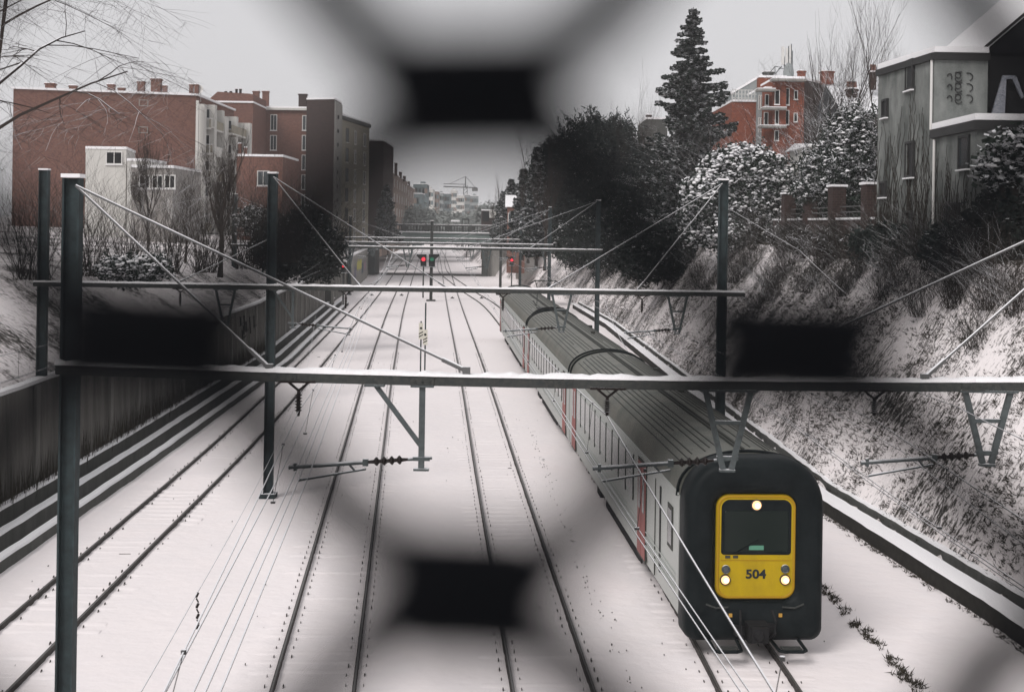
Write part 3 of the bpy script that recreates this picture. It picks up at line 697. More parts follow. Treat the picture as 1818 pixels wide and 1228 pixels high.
def lamp(x, z, r, m, nm='headlight'):
    ring = MB().lathe((x, .115, z), (x, .07, z), [(0, r * 1.25), (.8, r * 1.22), (1, r * 1.05), (.6, r * 1.0)], 20).build(nm, M_STEEL if m is M_LAMP else M_GALV, train)
    MB().lathe((x, .095, z), (x, .062, z), [(0, r), (.7, r * .95), (1, r * .6)], 20).build('lens', m, ring)
    if m is M_LAMP: MB().lathe((x + .012, .07, z - .008), (x + .012, .056, z - .008), [(0, r * .62), (1, r * .45)], 16).build('bulb', M_BULB, ring)
lamp(ox - .005, 2.98, .095, M_LAMP)
lamp(ox - .625, 1.47, .088, M_LAMP); lamp(ox + .60, 1.47, .088, M_LAMP)
lamp(ox - .615, 1.68, .07, M_GLASS, 'tail_lamp'); lamp(ox + .60, 1.69, .07, M_GLASS, 'tail_lamp')
for dx in (-.58, -.42): MB().box((ox + dx, .108, 1.93), (.10, .02, .05)).build('vent', M_STEEL, yel)
MB().box((ox, .112, 1.86), (1.45, .012, .012)).build('panel_seam', M_YELD, yel)
fc = bpy.data.curves.new('number', 'FONT'); fc.body = '504'; fc.size = .25; fc.extrude = .002; fc.align_x = 'CENTER'; fc.offset = .008
fo = bpy.data.objects.new('tmp', fc); SC.collection.objects.link(fo); dg = bpy.context.evaluated_depsgraph_get()
me = bpy.data.meshes.new_from_object(fo.evaluated_get(dg)); bpy.data.objects.remove(fo)
me.materials.clear(); me.materials.append(mat('number_black', (.02, .025, .03), .6))
no = bpy.data.objects.new('unit_number', me); SC.collection.objects.link(no); no.parent = yel
no.location = (ox + .0, .108, 1.50); no.rotation_euler = (math.pi / 2, 0, 0); no.scale = (1.12, 1, 1)
# coupler, hoses, step irons
mb = MB(); mb.box((0, -.1, .50), (.42, .55, .36)); mb.box((0, -.41, .50), (.34, .14, .30)); mb.lathe((-.02, -.47, .50), (-.02, -.57, .50), [(0, .12), (1, .07)], 12); mb.box((.3, 0, .52), (.18, .4, .2)); mb.box((-.34, 0, .5), (.2, .42, .18))
mb.build('coupler', M_UNDER, train)
for sgn in (-1, 1):
    MB().path([(sgn * .32, -.1, .9), (sgn * .36, -.3, .74), (sgn * .34, -.34, .5), (sgn * .25, -.2, .36)], .028, 7).build('brake_hose', M_UNDER, train)
    MB().path([(sgn * .35, .1, .26), (sgn * .38, -.52, .22), (sgn * .48, -.6, .22), (sgn * .84, -.6, .22), (sgn * .92, -.52, .22), (sgn * .92, .1, .26)], .035, 6).build('step_iron', M_RUB, train)
    MB().box((sgn * .64, -.42, .24), (.40, .2, .02)).build('step_plate', M_STEEL, train)
    MB().path([(sgn * 1.0, .02, 1.0), (sgn * .8, -.02, .93), (sgn * .55, -.02, .95)], .02, 6).build('grab_rail', M_STEEL, train)
MB().box((-.5, -.0, .78), (.07, .03, .07)).build('side_marker', mat('amber', (.5, .28, .06), .4), train)
MB().box((.52, -.0, .78), (.07, .03, .07)).build('side_marker', MATS['amber'], train)
# cars
def roof_prof(grow=0):
    pts = []
    for k in range(25):
        a = math.pi * k / 24; x = -math.cos(a); z = math.sin(a)
        pts.append((x * (1.43 + grow), 3.02 + (z ** .80) * (.90 + grow)))
    return pts
def car(y0, y1, idx):
    Lc = y1 - y0
    b_ = MB(); sec = [(-1.40, .55), (-1.43, .9), (-1.44, 1.4), (-1.44, 2.9), (-1.42, 3.04), (1.42, 3.04), (1.44, 2.9), (1.44, 1.4), (1.43, .9), (1.40, .55)]
    n = len(sec)
    for y in (y0, y1): b_.v += [(a, y, c) for a, c in sec]
    b_.f += [(k, k + n, (k + 1) % n + n, (k + 1) % n) for k in range(n)] + [tuple(range(n)), tuple(range(2 * n - 1, n - 1, -1))]
    for z in (1.02, 1.12, 1.22, 1.34): b_.box((-1.455, (y0 + y1) / 2, z), (.02, Lc - .6, .022))
    body = b_.build('passenger_car', M_BODY, train)
    body['label'] = ['leading car behind the black front', 'middle car with the first red doors seen past the near beam', 'last car with the pantograph well on its roof'][idx]
    r_ = MB(); pr = roof_prof(); n = len(pr)
    for y in (y0 + .05, y1 - .05): r_.v += [(a, y, c) for a, c in pr]
    r_.f += [(k, k + n, k + 1 + n, k + 1) for k in range(n - 1)] + [tuple(range(n)), tuple(range(2 * n - 1, n - 1, -1))]
    rf = r_.build('roof', M_ROOF, body, smooth=False)
    rb = MB()
    for k, xx in enumerate([-1.22, -1.1, -.98, -.86, -.74, -.60, -.46, .22, .36, .5, .64, .78, .92, 1.06, 1.2]):
        t = min(1, abs(xx) / 1.43); z = 3.02 + ((1 - t * t) ** .5) ** .80 * .90
        a0, a1 = y0 + .6 + (k % 3) * .25, y1 - .6 - (k % 2) * .5
        if k % 5 == 3: a0 += 3.5
        rb.box((xx, (a0 + a1) / 2, z + .004), (.022, a1 - a0, .022))
    for xx in (-.12, -.02): rb.box((xx, (y0 + y1) / 2, 3.935), (.05, Lc - .8, .05))
    rb.build('roof_ribs', M_RIB, body)
    g_ = MB()
    for s in (-1, 1): g_.box((s * 1.445, (y0 + y1) / 2, 3.06), (.035, Lc - .1, .06))
    g_.build('gutter', M_BODY, body)
    for yy in (y0 + .09, y1 - .09):
        pr2 = roof_prof(.03); MB().path([(a, yy, c) for a, c in pr2], .035, 5).build('end_hoop', M_RUB, body)
    # side features on both sides
    for s in (-1, 1):
        xs = s * 1.446
        if idx == 0: doors = [y0 + 5.0, y1 - 1.6]; wins = [y0 + 7.2 + 1.42 * k for k in range(10)]
        else: doors = [y0 + 1.6, y1 - 1.6]; wins = [y0 + 3.4 + 1.5 * k for k in range(18)]
        for w_ in wins:
            if w_ + .7 > y1 - 2.4: continue
            MB().box((xs, w_, 2.28), (.02, 1.24, .98)).build('window_surround', M_BODY, body)
            p_ = MB().box((xs + s * .012, w_, 2.28), (.012, 1.16, .90)).build('side_window', M_PANE, body)
            MB().box((xs + s * .01, w_ - .68, 2.25), (.03, .05, 1.15)).build('window_pillar', M_RIB, body)
        for d_ in doors:
            MB().box((xs, d_, 1.75), (.035, 1.35, 2.35)).build('door_frame', M_RIB, body)
            for k in (-.32, .32):
                MB().box((xs + s * .012, d_ + k, 1.75), (.03, .58, 2.22)).build('door_leaf', M_DOOR, body)
                MB().box((xs + s * .02, d_ + k, 2.2), (.03, .3, .95)).build('door_glass', M_GLASS, body)
        if idx == 0:
            MB().box((xs, y0 + .95, 2.2), (.03, .62, .92)).build('cab_side_window', M_FRAME if 0 else M_RIB, body)
            MB().box((xs + s * .012, y0 + .95, 2.2), (.02, .46, .74)).build('cab_side_glass', M_GLASS, body)
            MB().box((xs, y0 + 2.3, 1.85), (.02, .16, 1.9)).build('cab_grab_recess', M_GLASSD, body)
            MB().box((xs, y0 + 3.0, 1.75), (.025, .04, 2.2)).build('cab_door_seam', M_RIB, body)
    for yy in (y0 + 3.6, y1 - 3.6):
        bg = MB(); bg.box((0, yy, .62), (2.2, 3.2, .3))
        for s in (-1, 1):
            bg.box((s * 1.12, yy, .52), (.14, 3.0, .24)); bg.box((s * 1.15, yy, .75), (.22, .5, .35))
            for q in (-1.3, 1.3): bg.box((s * 1.17, yy + q, .48), (.22, .36, .34))
        bo_ = bg.build('bogie', M_UNDER, body)
    u_ = MB(); rr = random.Random(idx + 7)
    yy = y0 + 6
    while yy < y1 - 6.5:
        l = rr.uniform(.8, 2.0)
        if rr.random() < .75: u_.box((0, yy + l / 2, .5), (2.7, l * .9, .5))
        yy += l
    u_.build('underfloor_boxes', M_UNDER, body)
    s_ = MB(); s_.box((-1.36, y0 + 8.0, .48), (.05, 5.0, .3)); s_.box((1.36, y0 + 8.0, .48), (.05, 5.0, .3)); s_.build('skirt', M_UNDER, body)
    return body
LC = 24.2
c1 = car(.8, LC - .3, 0); c2 = car(LC + .3, 2 * LC - .2, 1); c3 = car(2 * LC + .4, 79.0, 2)
for yy in (LC, 2 * LC + .1):
    MB().box((0, yy, 2.1), (2.3, .62, 2.9)).build('gangway_bellows', M_UNDER, train)
# wheels of the leading car visible under the skirt
for yy in (.9 + 3.6 - 1.3, .9 + 3.6 + 1.3):
    for s in (-1, 1): MB().lathe((s * .68, yy, .45), (s * .82, yy, .45), [(0, .45), (.7, .45), (.75, .2), (1, .15)], 20).build('wheel', M_UNDER, c1)
# pantograph and well on the last car (low, folded) and the raised one behind it
yy = 2 * LC + 1.0
MB().box((0, yy + .9, 3.93), (1.5, 1.5, .05)).build('pantograph_well', M_GLASSD, c3)
w_ = MB(); pr2 = [(a * .86, c + .10) for a, c in roof_prof()]
w_.path([(a, yy + .1, c) for a, c in pr2[4:-4]], .06, 5); w_.build('well_arch', M_GLASSD, c3)
pb_ = MB()
for s in (-1, 1):
    pb_.tube((s * .5, yy + 4.5, 4.0), (s * .35, yy + 6.2, 4.75), .03); pb_.tube((s * .35, yy + 6.2, 4.75), (s * .6, yy + 4.6, 5.30), .025); pb_.tube((s * .55, yy + 4.4, 3.9), (s * .55, yy + 6.8, 4.02), .04)
pb_.path([(-.85, yy + 4.6, 5.15), (-.6, yy + 4.6, 5.31), (.6, yy + 4.6, 5.31), (.85, yy + 4.6, 5.15)], .03, 6); pb_.path([(-.85, yy + 4.95, 5.15), (-.6, yy + 4.95, 5.31), (.6, yy + 4.95, 5.31), (.85, yy + 4.95, 5.15)], .03, 6)
pb_.tube((-.35, yy + 6.2, 4.75), (.35, yy + 6.2, 4.75), .03)
pb_.build('pantograph', M_STEEL, c3)
for k, (x_, y_) in enumerate([(.55, 12), (.95, 19), (.4, 33), (.9, 38.5), (.35, 46)]):
    MB().box((x_, y_, 3.02 + ((1 - (x_ / 1.43) ** 2) ** .5) ** .8 * .9 + .05), (.16, .3, .1)).build('roof_vent', M_RIB, train)

# ------------------------------------------------------------------ buildings
def block(parent, poly, z0, z1, m, nm='wall', snow=True, ztop=None, part_of=None):
    """walls as a prism; snow slab on the top"""
    mb = MB(); mb.prism(poly, z0, z1, ztop); w = child(mb, nm, m, parent)
    if snow:
        cx = sum(p[0] for p in poly) / len(poly); cy = sum(p[1] for p in poly) / len(poly)
        g = [(cx + (x - cx) * 1.02, cy + (y - cy) * 1.02) for x, y in poly]; zt = ztop or [z1] * len(poly)
        mb = MB(); mb.prism(g, 0, 0, None); mb.v = []; mb.f = []
        n = len(g); mb.add([(x, y, zt[i] + .003) for i, (x, y) in enumerate(g)] + [(x, y, zt[i] + .22) for i, (x, y) in enumerate(g)],
                           [(i, (i + 1) % n, (i + 1) % n + n, i + n) for i in range(n)] + [tuple(range(n - 1, -1, -1)), tuple(range(n, 2 * n))])
        child(mb, 'roof_snow', M_CAP, w)
    return w
def window(parent, p0, u, s0, z0, w, h, frame=M_FRAME, glass=M_GLASS, bars=1, rec=.0, sill=True, nm='window'):
    """window on the wall plane through p0 along unit u (left to right from outside); outward normal = u rotated -90"""
    u = Vector((u[0], u[1], 0)).normalized(); n = Vector((u.y, -u.x, 0)); c = Vector((p0[0], p0[1], 0)) + u * (s0 + w / 2)
    t = .09 if w > .6 else .06
    mb = MB(); o = n * .03
    for dx, dz, sw, sh in ((-w / 2 + t / 2, h / 2, t, h), (w / 2 - t / 2, h / 2, t, h), (0, t / 2, w - 2 * t, t), (0, h - t / 2, w - 2 * t, t)):
        mb.box(c + u * dx + o + Vector((0, 0, z0 + dz)), (sw, .1, sh), u=u)
    for k in range(bars): mb.box(c + u * (w * ((k + 1) / (bars + 1) - .5)) + o + Vector((0, 0, z0 + h / 2)), (.06, .07, h - 2 * t), u=u)
    f = child(mb, nm, frame, parent)
    mb = MB(); mb.box(c + n * .01 + Vector((0, 0, z0 + h / 2)), (w - .02, .04, h - .02), u=u); child(mb, 'pane', glass, f)
    if sill:
        mb = MB(); mb.box(c + n * .07 + Vector((0, 0, z0 - .035)), (w + .08, .14, .05), u=u); child(mb, 'snowy_sill', M_CAP, f)
    return f
def chimney(parent, px, D, ytop, ybot, wpx, m=M_BRICK, cap=True, pots=0):
    x = P(px, ytop, D).x; zt, zb = ZH(px, ytop, D), ZH(px, ybot, D); w = wpx * D / FPX
    mb = MB(); mb.box((x, D, (zt + zb) / 2), (w, w * .8, zt - zb)); mb.box((x, D, zt - .12), (w * 1.18, w * .96, .14)); c = child(mb, 'chimney', m, parent)
    if pots:
        mb = MB()
        for k in range(pots): mb.tube((x + (k - (pots - 1) / 2) * w / pots, D, zt), (x + (k - (pots - 1) / 2) * w / pots, D, zt + .5), .14, .11, n=8)
        child(mb, 'chimney_pots', M_BRICK, c)
    mb = MB(); mb.box((x, D, zt + .03), (w * 1.1, w * .9, .09)); child(mb, 'snow_cap', M_CAP, c)
def bld(label, cat, loc, name='apartment_building'): return thing(name, label, cat, loc)
GZ = 5.5
# --- L1: brick gable with white balcony side
A_, B_, C_ = Vector((XX(20, 152), 152, 0)), Vector((XX(345, 157), 157, 0)), Vector((XX(412, 178), 178, 0))
z1 = ZH(345, 170, 157)
r = bld('large plain brick gable block at far left with white balconies on its right side', 'apartment building', (B_.x, 157, GZ))
block(r, [(A_.x, A_.y), (B_.x, B_.y), (C_.x, C_.y), (A_.x - 2, 176)], GZ - 2, z1, M_BRICK)
u = (C_ - B_).normalized(); n_ = Vector((u.y, -u.x, 0)); Lf = (C_ - B_).length
zf = z1 - 1.1
def onf(s, d): return B_ + u * s + n_ * d
mb = MB()
for s0, s1, dd in ((.0, 1.2, .9), (8.5, 10.5, 1.5), (19.5, 21, 2.3)):
    q = [onf(s0, 0), onf(s0, dd), onf(s1, dd), onf(s1, 0)]; mb = MB(); mb.prism([(p.x, p.y) for p in q], GZ, zf - (.5 if s0 > 5 else -.2)); child(mb, 'white_pier', M_WHITE, r)
for k in range(5):
    zz = zf - 2.3 - 2.9 * k
    for s0, s1, dd in ((1.2, 8.5, 1.3), (10.5, 19.5, 1.9)):
        q = [onf(s0, 0), onf(s0, dd), onf(s1, dd), onf(s1, 0)]
        mb = MB(); mb.prism([(p.x, p.y) for p in q], zz - .18, zz); bal = child(mb, 'balcony', M_WHITE, r)
        q = [onf(s0, dd - .1), onf(s0, dd), onf(s1, dd), onf(s1, dd - .1)]
        mb = MB(); mb.prism([(p.x, p.y) for p in q], zz, zz + .95); child(mb, 'balustrade', M_WHITE if k % 2 else M_BEIGE, bal)
        window(r, (onf(s0, 0).x, onf(s0, 0).y), u, 1.0, zz + .1, 2.0, 2.0, sill=False)
q = [onf(0, -3), onf(0, .05), onf(Lf, .05), onf(Lf, -3)]
mb = MB(); mb.prism([(p.x, p.y) for p in q], GZ, zf - .15); child(mb, 'rendered_side', M_WHITE, r)
# front-facing white strip with small stair windows at the corner
for px, yt, yb in ((362, 205, 228),):
    pass
mb = MB(); q0 = P(347, 190, 156.4); q1 = P(388, 190, 156.4)
q0x, q1x = XX(345.5, 156.3), XX(350, 156.3)
mb.box(((q0x + q1x) / 2, 156.2, (GZ + z1 - .6) / 2), (q1x - q0x, .4, z1 - .6 - GZ)); child(mb, 'corner_pier', M_WHITE, r)
for a, b2, y0_, y1_ in ((350, 376, 185, 400), (376, 390, 195, 400), (390, 415, 206, 400)):
    D = 157.5 + (a - 345) * .28; xa, xb = XX(a, D), XX(b2, D); zt = ZH(a, y0_, D)
    mb = MB(); mb.box(((xa + xb) / 2, D + 1.2, (GZ + zt) / 2), (xb - xa, 1.2, zt - GZ)); st = child(mb, 'balcony_bay', M_WHITE, r)
    for k in range(5):
        zz = zt - 2.6 - 2.9 * k
        if a == 376:
            window(r, (xa + .15, D + .6), (1, 0), 0, zz + .4, .45, 1.4, bars=0, sill=False); continue
        window(r, (xa + .25, D + .6), (1, 0), 0, zz + .15, (xb - xa) * .55, 2.0, glass=M_GLASSD if k % 2 else M_GLASS, bars=1, sill=False)
        mb = MB(); mb.box(((xa + xb) / 2, D + .1, zz), (xb - xa, 1.0, .16)); bl = child(mb, 'balcony', M_WHITE, r)
        mb = MB(); mb.box(((xa + xb) / 2, D - .38, zz + .52), (xb - xa, .06, .85)); child(mb, 'railing', M_WHITE if (k + a) % 3 else M_BEIGE, bl)
        mb = MB(); mb.box(((xa + xb) / 2, D - .38, zz + 1.0), (xb - xa, .12, .07)); child(mb, 'snow_cap', M_CAP, bl)
for px, yt, yb, w in ((198, 150, 172, 12), (216, 156, 172, 11), (251, 145, 170, 12), (278, 140, 170, 17), (293, 152, 170, 8), (340, 150, 172, 7), (349, 150, 180, 7), (90, 148, 172, 16), (130, 152, 172, 12)): chimney(r, px, 158.5, yt, yb, w)
for px, py in ((249, 178), (249, 226)): window(r, (XX(px - 8, 155), A_.y + (B_.y - A_.y) * .75 - .3), (B_ - A_), 0, ZH(px, py, 155) - .6, 1.0, .7, bars=0, frame=M_CONC, glass=M_CONC, nm='wall_patch', sill=False)
mb = MB(); dx = XX(356, 160); mb.lathe((dx, 159, z1 + .8), (dx - .1, 158.7, z1 + .85), [(0, .1), (1, .5)], 14); mb.tube((dx, 159, z1 - .5), (dx, 159, z1 + .8), .05); child(mb, 'satellite_dish', M_FRAME, r)
# --- L2: brick blocks
r = bld('brown brick block with white-framed windows and twin chimneys left of the grey tower', 'apartment building', (XX(445, 190), 190, GZ))
za = ZH(405, 166, 185)
xa, xb = XX(366, 185), XX(446, 185)
block(r, [(xa, 185), (xb, 185), (xb, 200), (xa, 200)], GZ, za - 1.2, M_BRICK)
mb = MB(); mb.add([(xa, 185.0, za - 1.2), (xb, 185.0, za - 1.2), (xb, 185, za - .1), (xb - .5, 185, za), (xa + 1.2, 185, za + .2), (xa, 185, za - .9)] + [(xa, 195.0, za - 1.2), (xb, 195.0, za - 1.2), (xb, 195, za - .1), (xb - .5, 195, za), (xa + 1.2, 195, za + .2), (xa, 195, za - .9)],
        [(0, 1, 2, 3, 4, 5), (11, 10, 9, 8, 7, 6)] + [(i, i + 6, (i + 1) % 6 + 6, (i + 1) % 6) for i in range(6)]); child(mb, 'gable_top', M_BRICK, r)
for px in (401, 410, 420, 427): chimney(r, px, 187, 158 if px > 415 else 162, 172, 4, M_INS)
for px in (455, 472): chimney(r, px, 197, 162, 195, 11)
xa, xb = XX(446, 195), XX(590, 195); zt = ZH(500, 192, 195)
block(r, [(xa, 195), (xb, 195), (xb, 212), (xa, 212)], GZ, zt, M_BRICK)
mb = MB(); mb.box(((xa + xb) / 2, 194.8, zt - .15), (xb - xa, .5, .3)); child(mb, 'cornice', M_WHITE, r)
for i, yy in enumerate((205, 240, 275, 310, 345)):
    for px, w in ((483, 12), (540, 13)):
        x = XX(px, 195); window(r, (x - w * .0386, 195), (1, 0), 0, ZH(px, yy + 27, 195), w * .0772, 27 * .0772 if px == 540 or i else 2.2, bars=1)
for px, py in ((452, 205), (453, 241)): window(r, (XX(px, 195) - .35, 195), (1, 0), 0, ZH(px, py + 12, 195), .75, .95, bars=1)
r = bld('dark brick stair tower with a pale concrete right edge rising above the brown brick block', 'apartment building', (XX(590, 193), 193, GZ))
zt = ZH(575, 176, 193)
block(r, [(XX(540, 194), 194.5), (XX(590, 193), 193), (XX(603, 200), 200), (XX(560, 202), 206)], GZ, zt, M_BRICKD)
p0, p1 = Vector((XX(590, 193), 193, 0)), Vector((XX(603, 200), 200, 0)); uu = (p1 - p0).normalized(); nn = Vector((uu.y, -uu.x, 0))
mb = MB(); mb.prism([((p0 + nn * .05).x, (p0 + nn * .05).y), ((p0 + nn * .15).x, (p0 + nn * .15).y), ((p1 + nn * .15).x, (p1 + nn * .15).y), ((p1 + nn * .05).x, (p1 + nn * .05).y)], GZ, zt - .2); child(mb, 'concrete_face', M_CONC, r)
for k in range(9): window(r, ((p0 + nn * .2).x, (p0 + nn * .2).y), uu, 2.2, zt - 2.5 - 1.9 * k, .8, .5, frame=M_FRAMED, glass=M_GLASSD, bars=0, sill=False)
chimney(r, 538, 196, 167, 195, 14, M_BRICKD)
# --- L3
r = bld('pale beige panel block with two columns of narrow windows beside the dark gable', 'apartment building', (XX(603, 203), 203, GZ))
p0, p1 = Vector((XX(603, 201), 201, 0)), Vector((XX(653, 219), 219, 0)); uu = (p1 - p0).normalized(); zt = ZH(603, 205, 201)
block(r, [(p0.x, p0.y), (p1.x, p1.y), (p1.x - 9, p1.y + 3), (p0.x - 9, p0.y + 3)], GZ, zt, M_BEIGE)
mb = MB(); nn = Vector((uu.y, -uu.x, 0)); pp = [p0 + nn * .3, p1 + nn * .3, p1 - nn * .2, p0 - nn * .2]
mb.prism([(p.x, p.y) for p in pp], zt - .55, zt - .05); child(mb, 'cornice', M_CONCD, r)
Lf = (p1 - p0).length
for k in range(6):
    for s in (.16, .45, .78): window(r, (p0.x, p0.y), uu, Lf * s, zt - 3.6 - 2.85 * k, 1.5 if s != .45 else 1.2, 2.0, bars=1, frame=M_FRAMED if s == .16 else M_FRAME)
mb = MB()
for k in range(6): 
    pp = [p0 + nn * .02, p0 + nn * .06, p1 + nn * .06, p1 + nn * .02]; mb.prism([(p.x, p.y) for p in pp], zt - 1.2 - 2.85 * k, zt - 1.12 - 2.85 * k)
child(mb, 'panel_joints', M_CONC, r)
r = bld('narrow brick end wall darkened for shade between the beige block and the distant houses', 'apartment building', (XX(653, 221), 221, GZ))
block(r, [(XX(640, 221), 221.5), (XX(678, 221), 221.5), (XX(678, 221), 240), (XX(640, 221), 240)], GZ, ZH(665, 250, 221), M_BRICKD)  # dark brick colour carries the shade on this end wall
# --- L4.. receding row
def recede(label, px0, D0, px1, D1_, ytop, m, wins=(3, 4), chims=(), depth=10, base=GZ, frame=M_FRAME):
    p0, p1 = Vector((XX(px0, D0), D0, 0)), Vector((XX(px1, D1_), D1_, 0)); uu = (p1 - p0).normalized(); zt = ZH(px0, ytop, D0)
    r = bld(label, 'apartment building', (p0.x, p0.y, base))
    block(r, [(p0.x, p0.y), (p1.x, p1.y), (p1.x - depth, p1.y + .5), (p0.x - depth, p0.y + .5)], base - 3, zt, m)
    Lf = (p1 - p0).length
    for i in range(wins[0]):
        for k in range(wins[1]): window(r, (p0.x, p0.y), uu, Lf * (i + .5) / wins[0] - .7, zt - 2.7 - 2.9 * k, 1.4, 1.6, frame=frame, bars=0, sill=False)
    for px, D, yt, yb, w in chims: chimney(r, px, D, yt, yb, w, M_BRICKD)
    return r
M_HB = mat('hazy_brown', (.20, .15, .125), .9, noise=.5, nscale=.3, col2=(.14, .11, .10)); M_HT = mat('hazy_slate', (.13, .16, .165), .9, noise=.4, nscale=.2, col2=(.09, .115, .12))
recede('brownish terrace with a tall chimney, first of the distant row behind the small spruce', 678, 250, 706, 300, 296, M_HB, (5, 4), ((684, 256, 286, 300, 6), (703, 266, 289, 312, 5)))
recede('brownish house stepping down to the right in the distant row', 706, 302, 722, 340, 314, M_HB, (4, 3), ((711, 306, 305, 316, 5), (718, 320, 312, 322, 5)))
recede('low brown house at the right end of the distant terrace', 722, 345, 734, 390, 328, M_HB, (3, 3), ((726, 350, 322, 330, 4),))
def tower(label, px0, px1, D, ytop, m, nx=3, nz=5, roofbox=None):
    x0, x1 = XX(px0, D), XX(px1, D); zt = ZH((px0 + px1) / 2, ytop, D)
    r = bld(label, 'apartment building', (x0, D, 2)); block(r, [(x0, D), (x1, D), (x1, D + 14), (x0, D + 14)], 2, zt, m)
    for i in range(nx):
        for k in range(nz): window(r, (x0, D), (1, 0), (x1 - x0) * (i + .5) / nx - .9, zt - 2.8 - 3 * k, 1.8, 1.7, frame=m, glass=M_HT if (i + k) % 3 else M_HB, bars=0, sill=False)
    if roofbox:
        mb = MB(); xa, xb, yt = roofbox; mb.box(((XX(xa, D) + XX(xb, D)) / 2, D + 5, (zt + ZH(xa, yt, D)) / 2), (XX(xb, D) - XX(xa, D), 4, ZH(xa, yt, D) - zt)); child(mb, 'roof_box', m, r)
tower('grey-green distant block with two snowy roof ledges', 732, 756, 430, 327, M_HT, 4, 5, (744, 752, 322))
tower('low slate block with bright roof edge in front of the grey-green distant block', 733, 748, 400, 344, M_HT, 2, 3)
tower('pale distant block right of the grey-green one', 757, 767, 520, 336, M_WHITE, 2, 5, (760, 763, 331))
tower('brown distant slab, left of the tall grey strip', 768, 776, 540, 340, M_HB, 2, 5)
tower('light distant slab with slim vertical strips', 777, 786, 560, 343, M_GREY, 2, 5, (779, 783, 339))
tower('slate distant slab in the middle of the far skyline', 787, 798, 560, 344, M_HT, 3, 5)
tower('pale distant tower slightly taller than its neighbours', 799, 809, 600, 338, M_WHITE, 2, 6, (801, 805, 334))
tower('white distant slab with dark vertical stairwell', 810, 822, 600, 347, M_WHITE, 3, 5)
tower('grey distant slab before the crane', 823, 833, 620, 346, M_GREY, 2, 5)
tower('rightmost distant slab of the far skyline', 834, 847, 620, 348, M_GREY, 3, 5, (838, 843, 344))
# tower crane, far
D = 640; root = thing('tower_crane', 'faint tower crane above the far blocks', 'crane', (XX(825, D), D, 2))
mb = MB(); x = XX(825, D); zj = ZH(825, 333, D)
for s in (-.8, .8):
    for t in (-.8, .8): mb.tube((x + s, D + t, 2), (x + s, D + t, zj + 1), .18, n=4)
for k in range(14): zz = 3 + k * (zj - 3) / 14; mb.tube((x - .8, D, zz), (x + .8, D, zz + (zj - 3) / 14), .14, n=4)
child(mb, 'mast', M_STEEL, root)
mb = MB(); mb.bar((XX(786, D), D, zj + .3), (XX(845, D), D, zj), .5); mb.bar((XX(786, D), D, zj + 1.6), (XX(825, D), D, zj + 1.4), .3); child(mb, 'jib', M_STEEL, root)
mb = MB(); mb.tube((x, D, zj), (x, D, zj + 5), .4, .2, n=4); mb.tube((x, D, zj + 5), (XX(795, D), D, zj + 1.4), .12, n=4); mb.tube((x, D, zj + 5), (XX(843, D), D, zj), .12, n=4); child(mb, 'tower_head', M_STEEL, root)
mb = MB(); mb.box((XX(842, D), D, zj - .8), (2.6, 1, 1.6)); child(mb, 'counterweight', M_CONCD, root)

# --- road bridge
D = 233
root = thing('road_bridge', 'grey road bridge over the tracks with round ornaments on its railing', 'bridge', (XX(760, D), D, 0))
x0, x1 = XX(655, D), XX(942, D, 430)
M_BRG = mat('bridge_green_grey', (.16, .20, .19), .8, noise=.5, nscale=.7, col2=(.10, .13, .125), streak=True)
zt0, zb0 = ZH(760, 411, D), ZH(760, 433, D)
mb = MB(); mb.box(((x0 + x1) / 2, D + 5, (zt0 + zb0) / 2), (x1 - x0, 10, zt0 - zb0)); dk = child(mb, 'deck_girder', M_BRG, root)
mb = MB(); mb.box(((x0 + x1) / 2, D - .1, zt0 - .1), (x1 - x0, .5, .16)); child(mb, 'snowy_ledge', M_CAP, root)
mb = MB(); mb.box(((x0 + x1) / 2, D - .06, zb0 + .5), (x1 - x0, .3, .1)); child(mb, 'lower_flange', M_BRG, root)
zr = ZH(760, 400, D)
mb = MB(); mb.box(((x0 + x1) / 2, D, zr), (x1 - x0, .16, .24)); mb.box(((x0 + x1) / 2, D, zt0 + .2), (x1 - x0, .12, .14))
for k in range(56): mb.box((x0 + (x1 - x0) * (k + .5) / 56, D, (zr + zt0) / 2), (.12 if k % 4 else .3, .1, zr - zt0))
child(mb, 'railing', M_STEEL, root)
mb = MB(); mb.box(((x0 + x1) / 2, D, zr + .16), (x1 - x0, .2, .08)); child(mb, 'railing_snow', M_CAP, root)
for px in (663, 673, 718, 757, 796, 836, 876):
    x = XX(px, D, 405); mb = MB(); zz = (zr + zt0) / 2 + .1; mb.lathe((x, D - .3, zz), (x, D + .1, zz), [(0, .45), (.3, .58), (1, .58)], 16); child(mb, 'round_ornament', M_STEEL, root)
for xa, xb, lab in ((XX(640, D) - 6, XX(664, D), 'abutment'), (XX(857, D), XX(857, D) + 14, 'abutment')):
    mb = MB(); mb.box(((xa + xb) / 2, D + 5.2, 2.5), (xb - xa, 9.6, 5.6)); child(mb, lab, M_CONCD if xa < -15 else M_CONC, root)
mb = MB(); mb.box((XX(857, D) + .4, D - .3, 2.6), (1.0, .8, 5.4)); child(mb, 'corner_pier', M_STEEL, root)
mb = MB(); mb.box((XX(655, D) + .4, D - 1.2, 3.2), (1.6, 1.4, 6.4)); child(mb, 'corner_pier', M_MAST, root)
mb = MB(); mb.box(((XX(664, D) + XX(857, D)) / 2, D + 4.2, -.085), (XX(857, D) - XX(664, D), 8.6, .03)); setp(mb.build('bare_ballast', mat('ballast', (.05, .048, .045), .95, noise=.8, nscale=3, col2=(.12, .11, .10))), kind='structure')

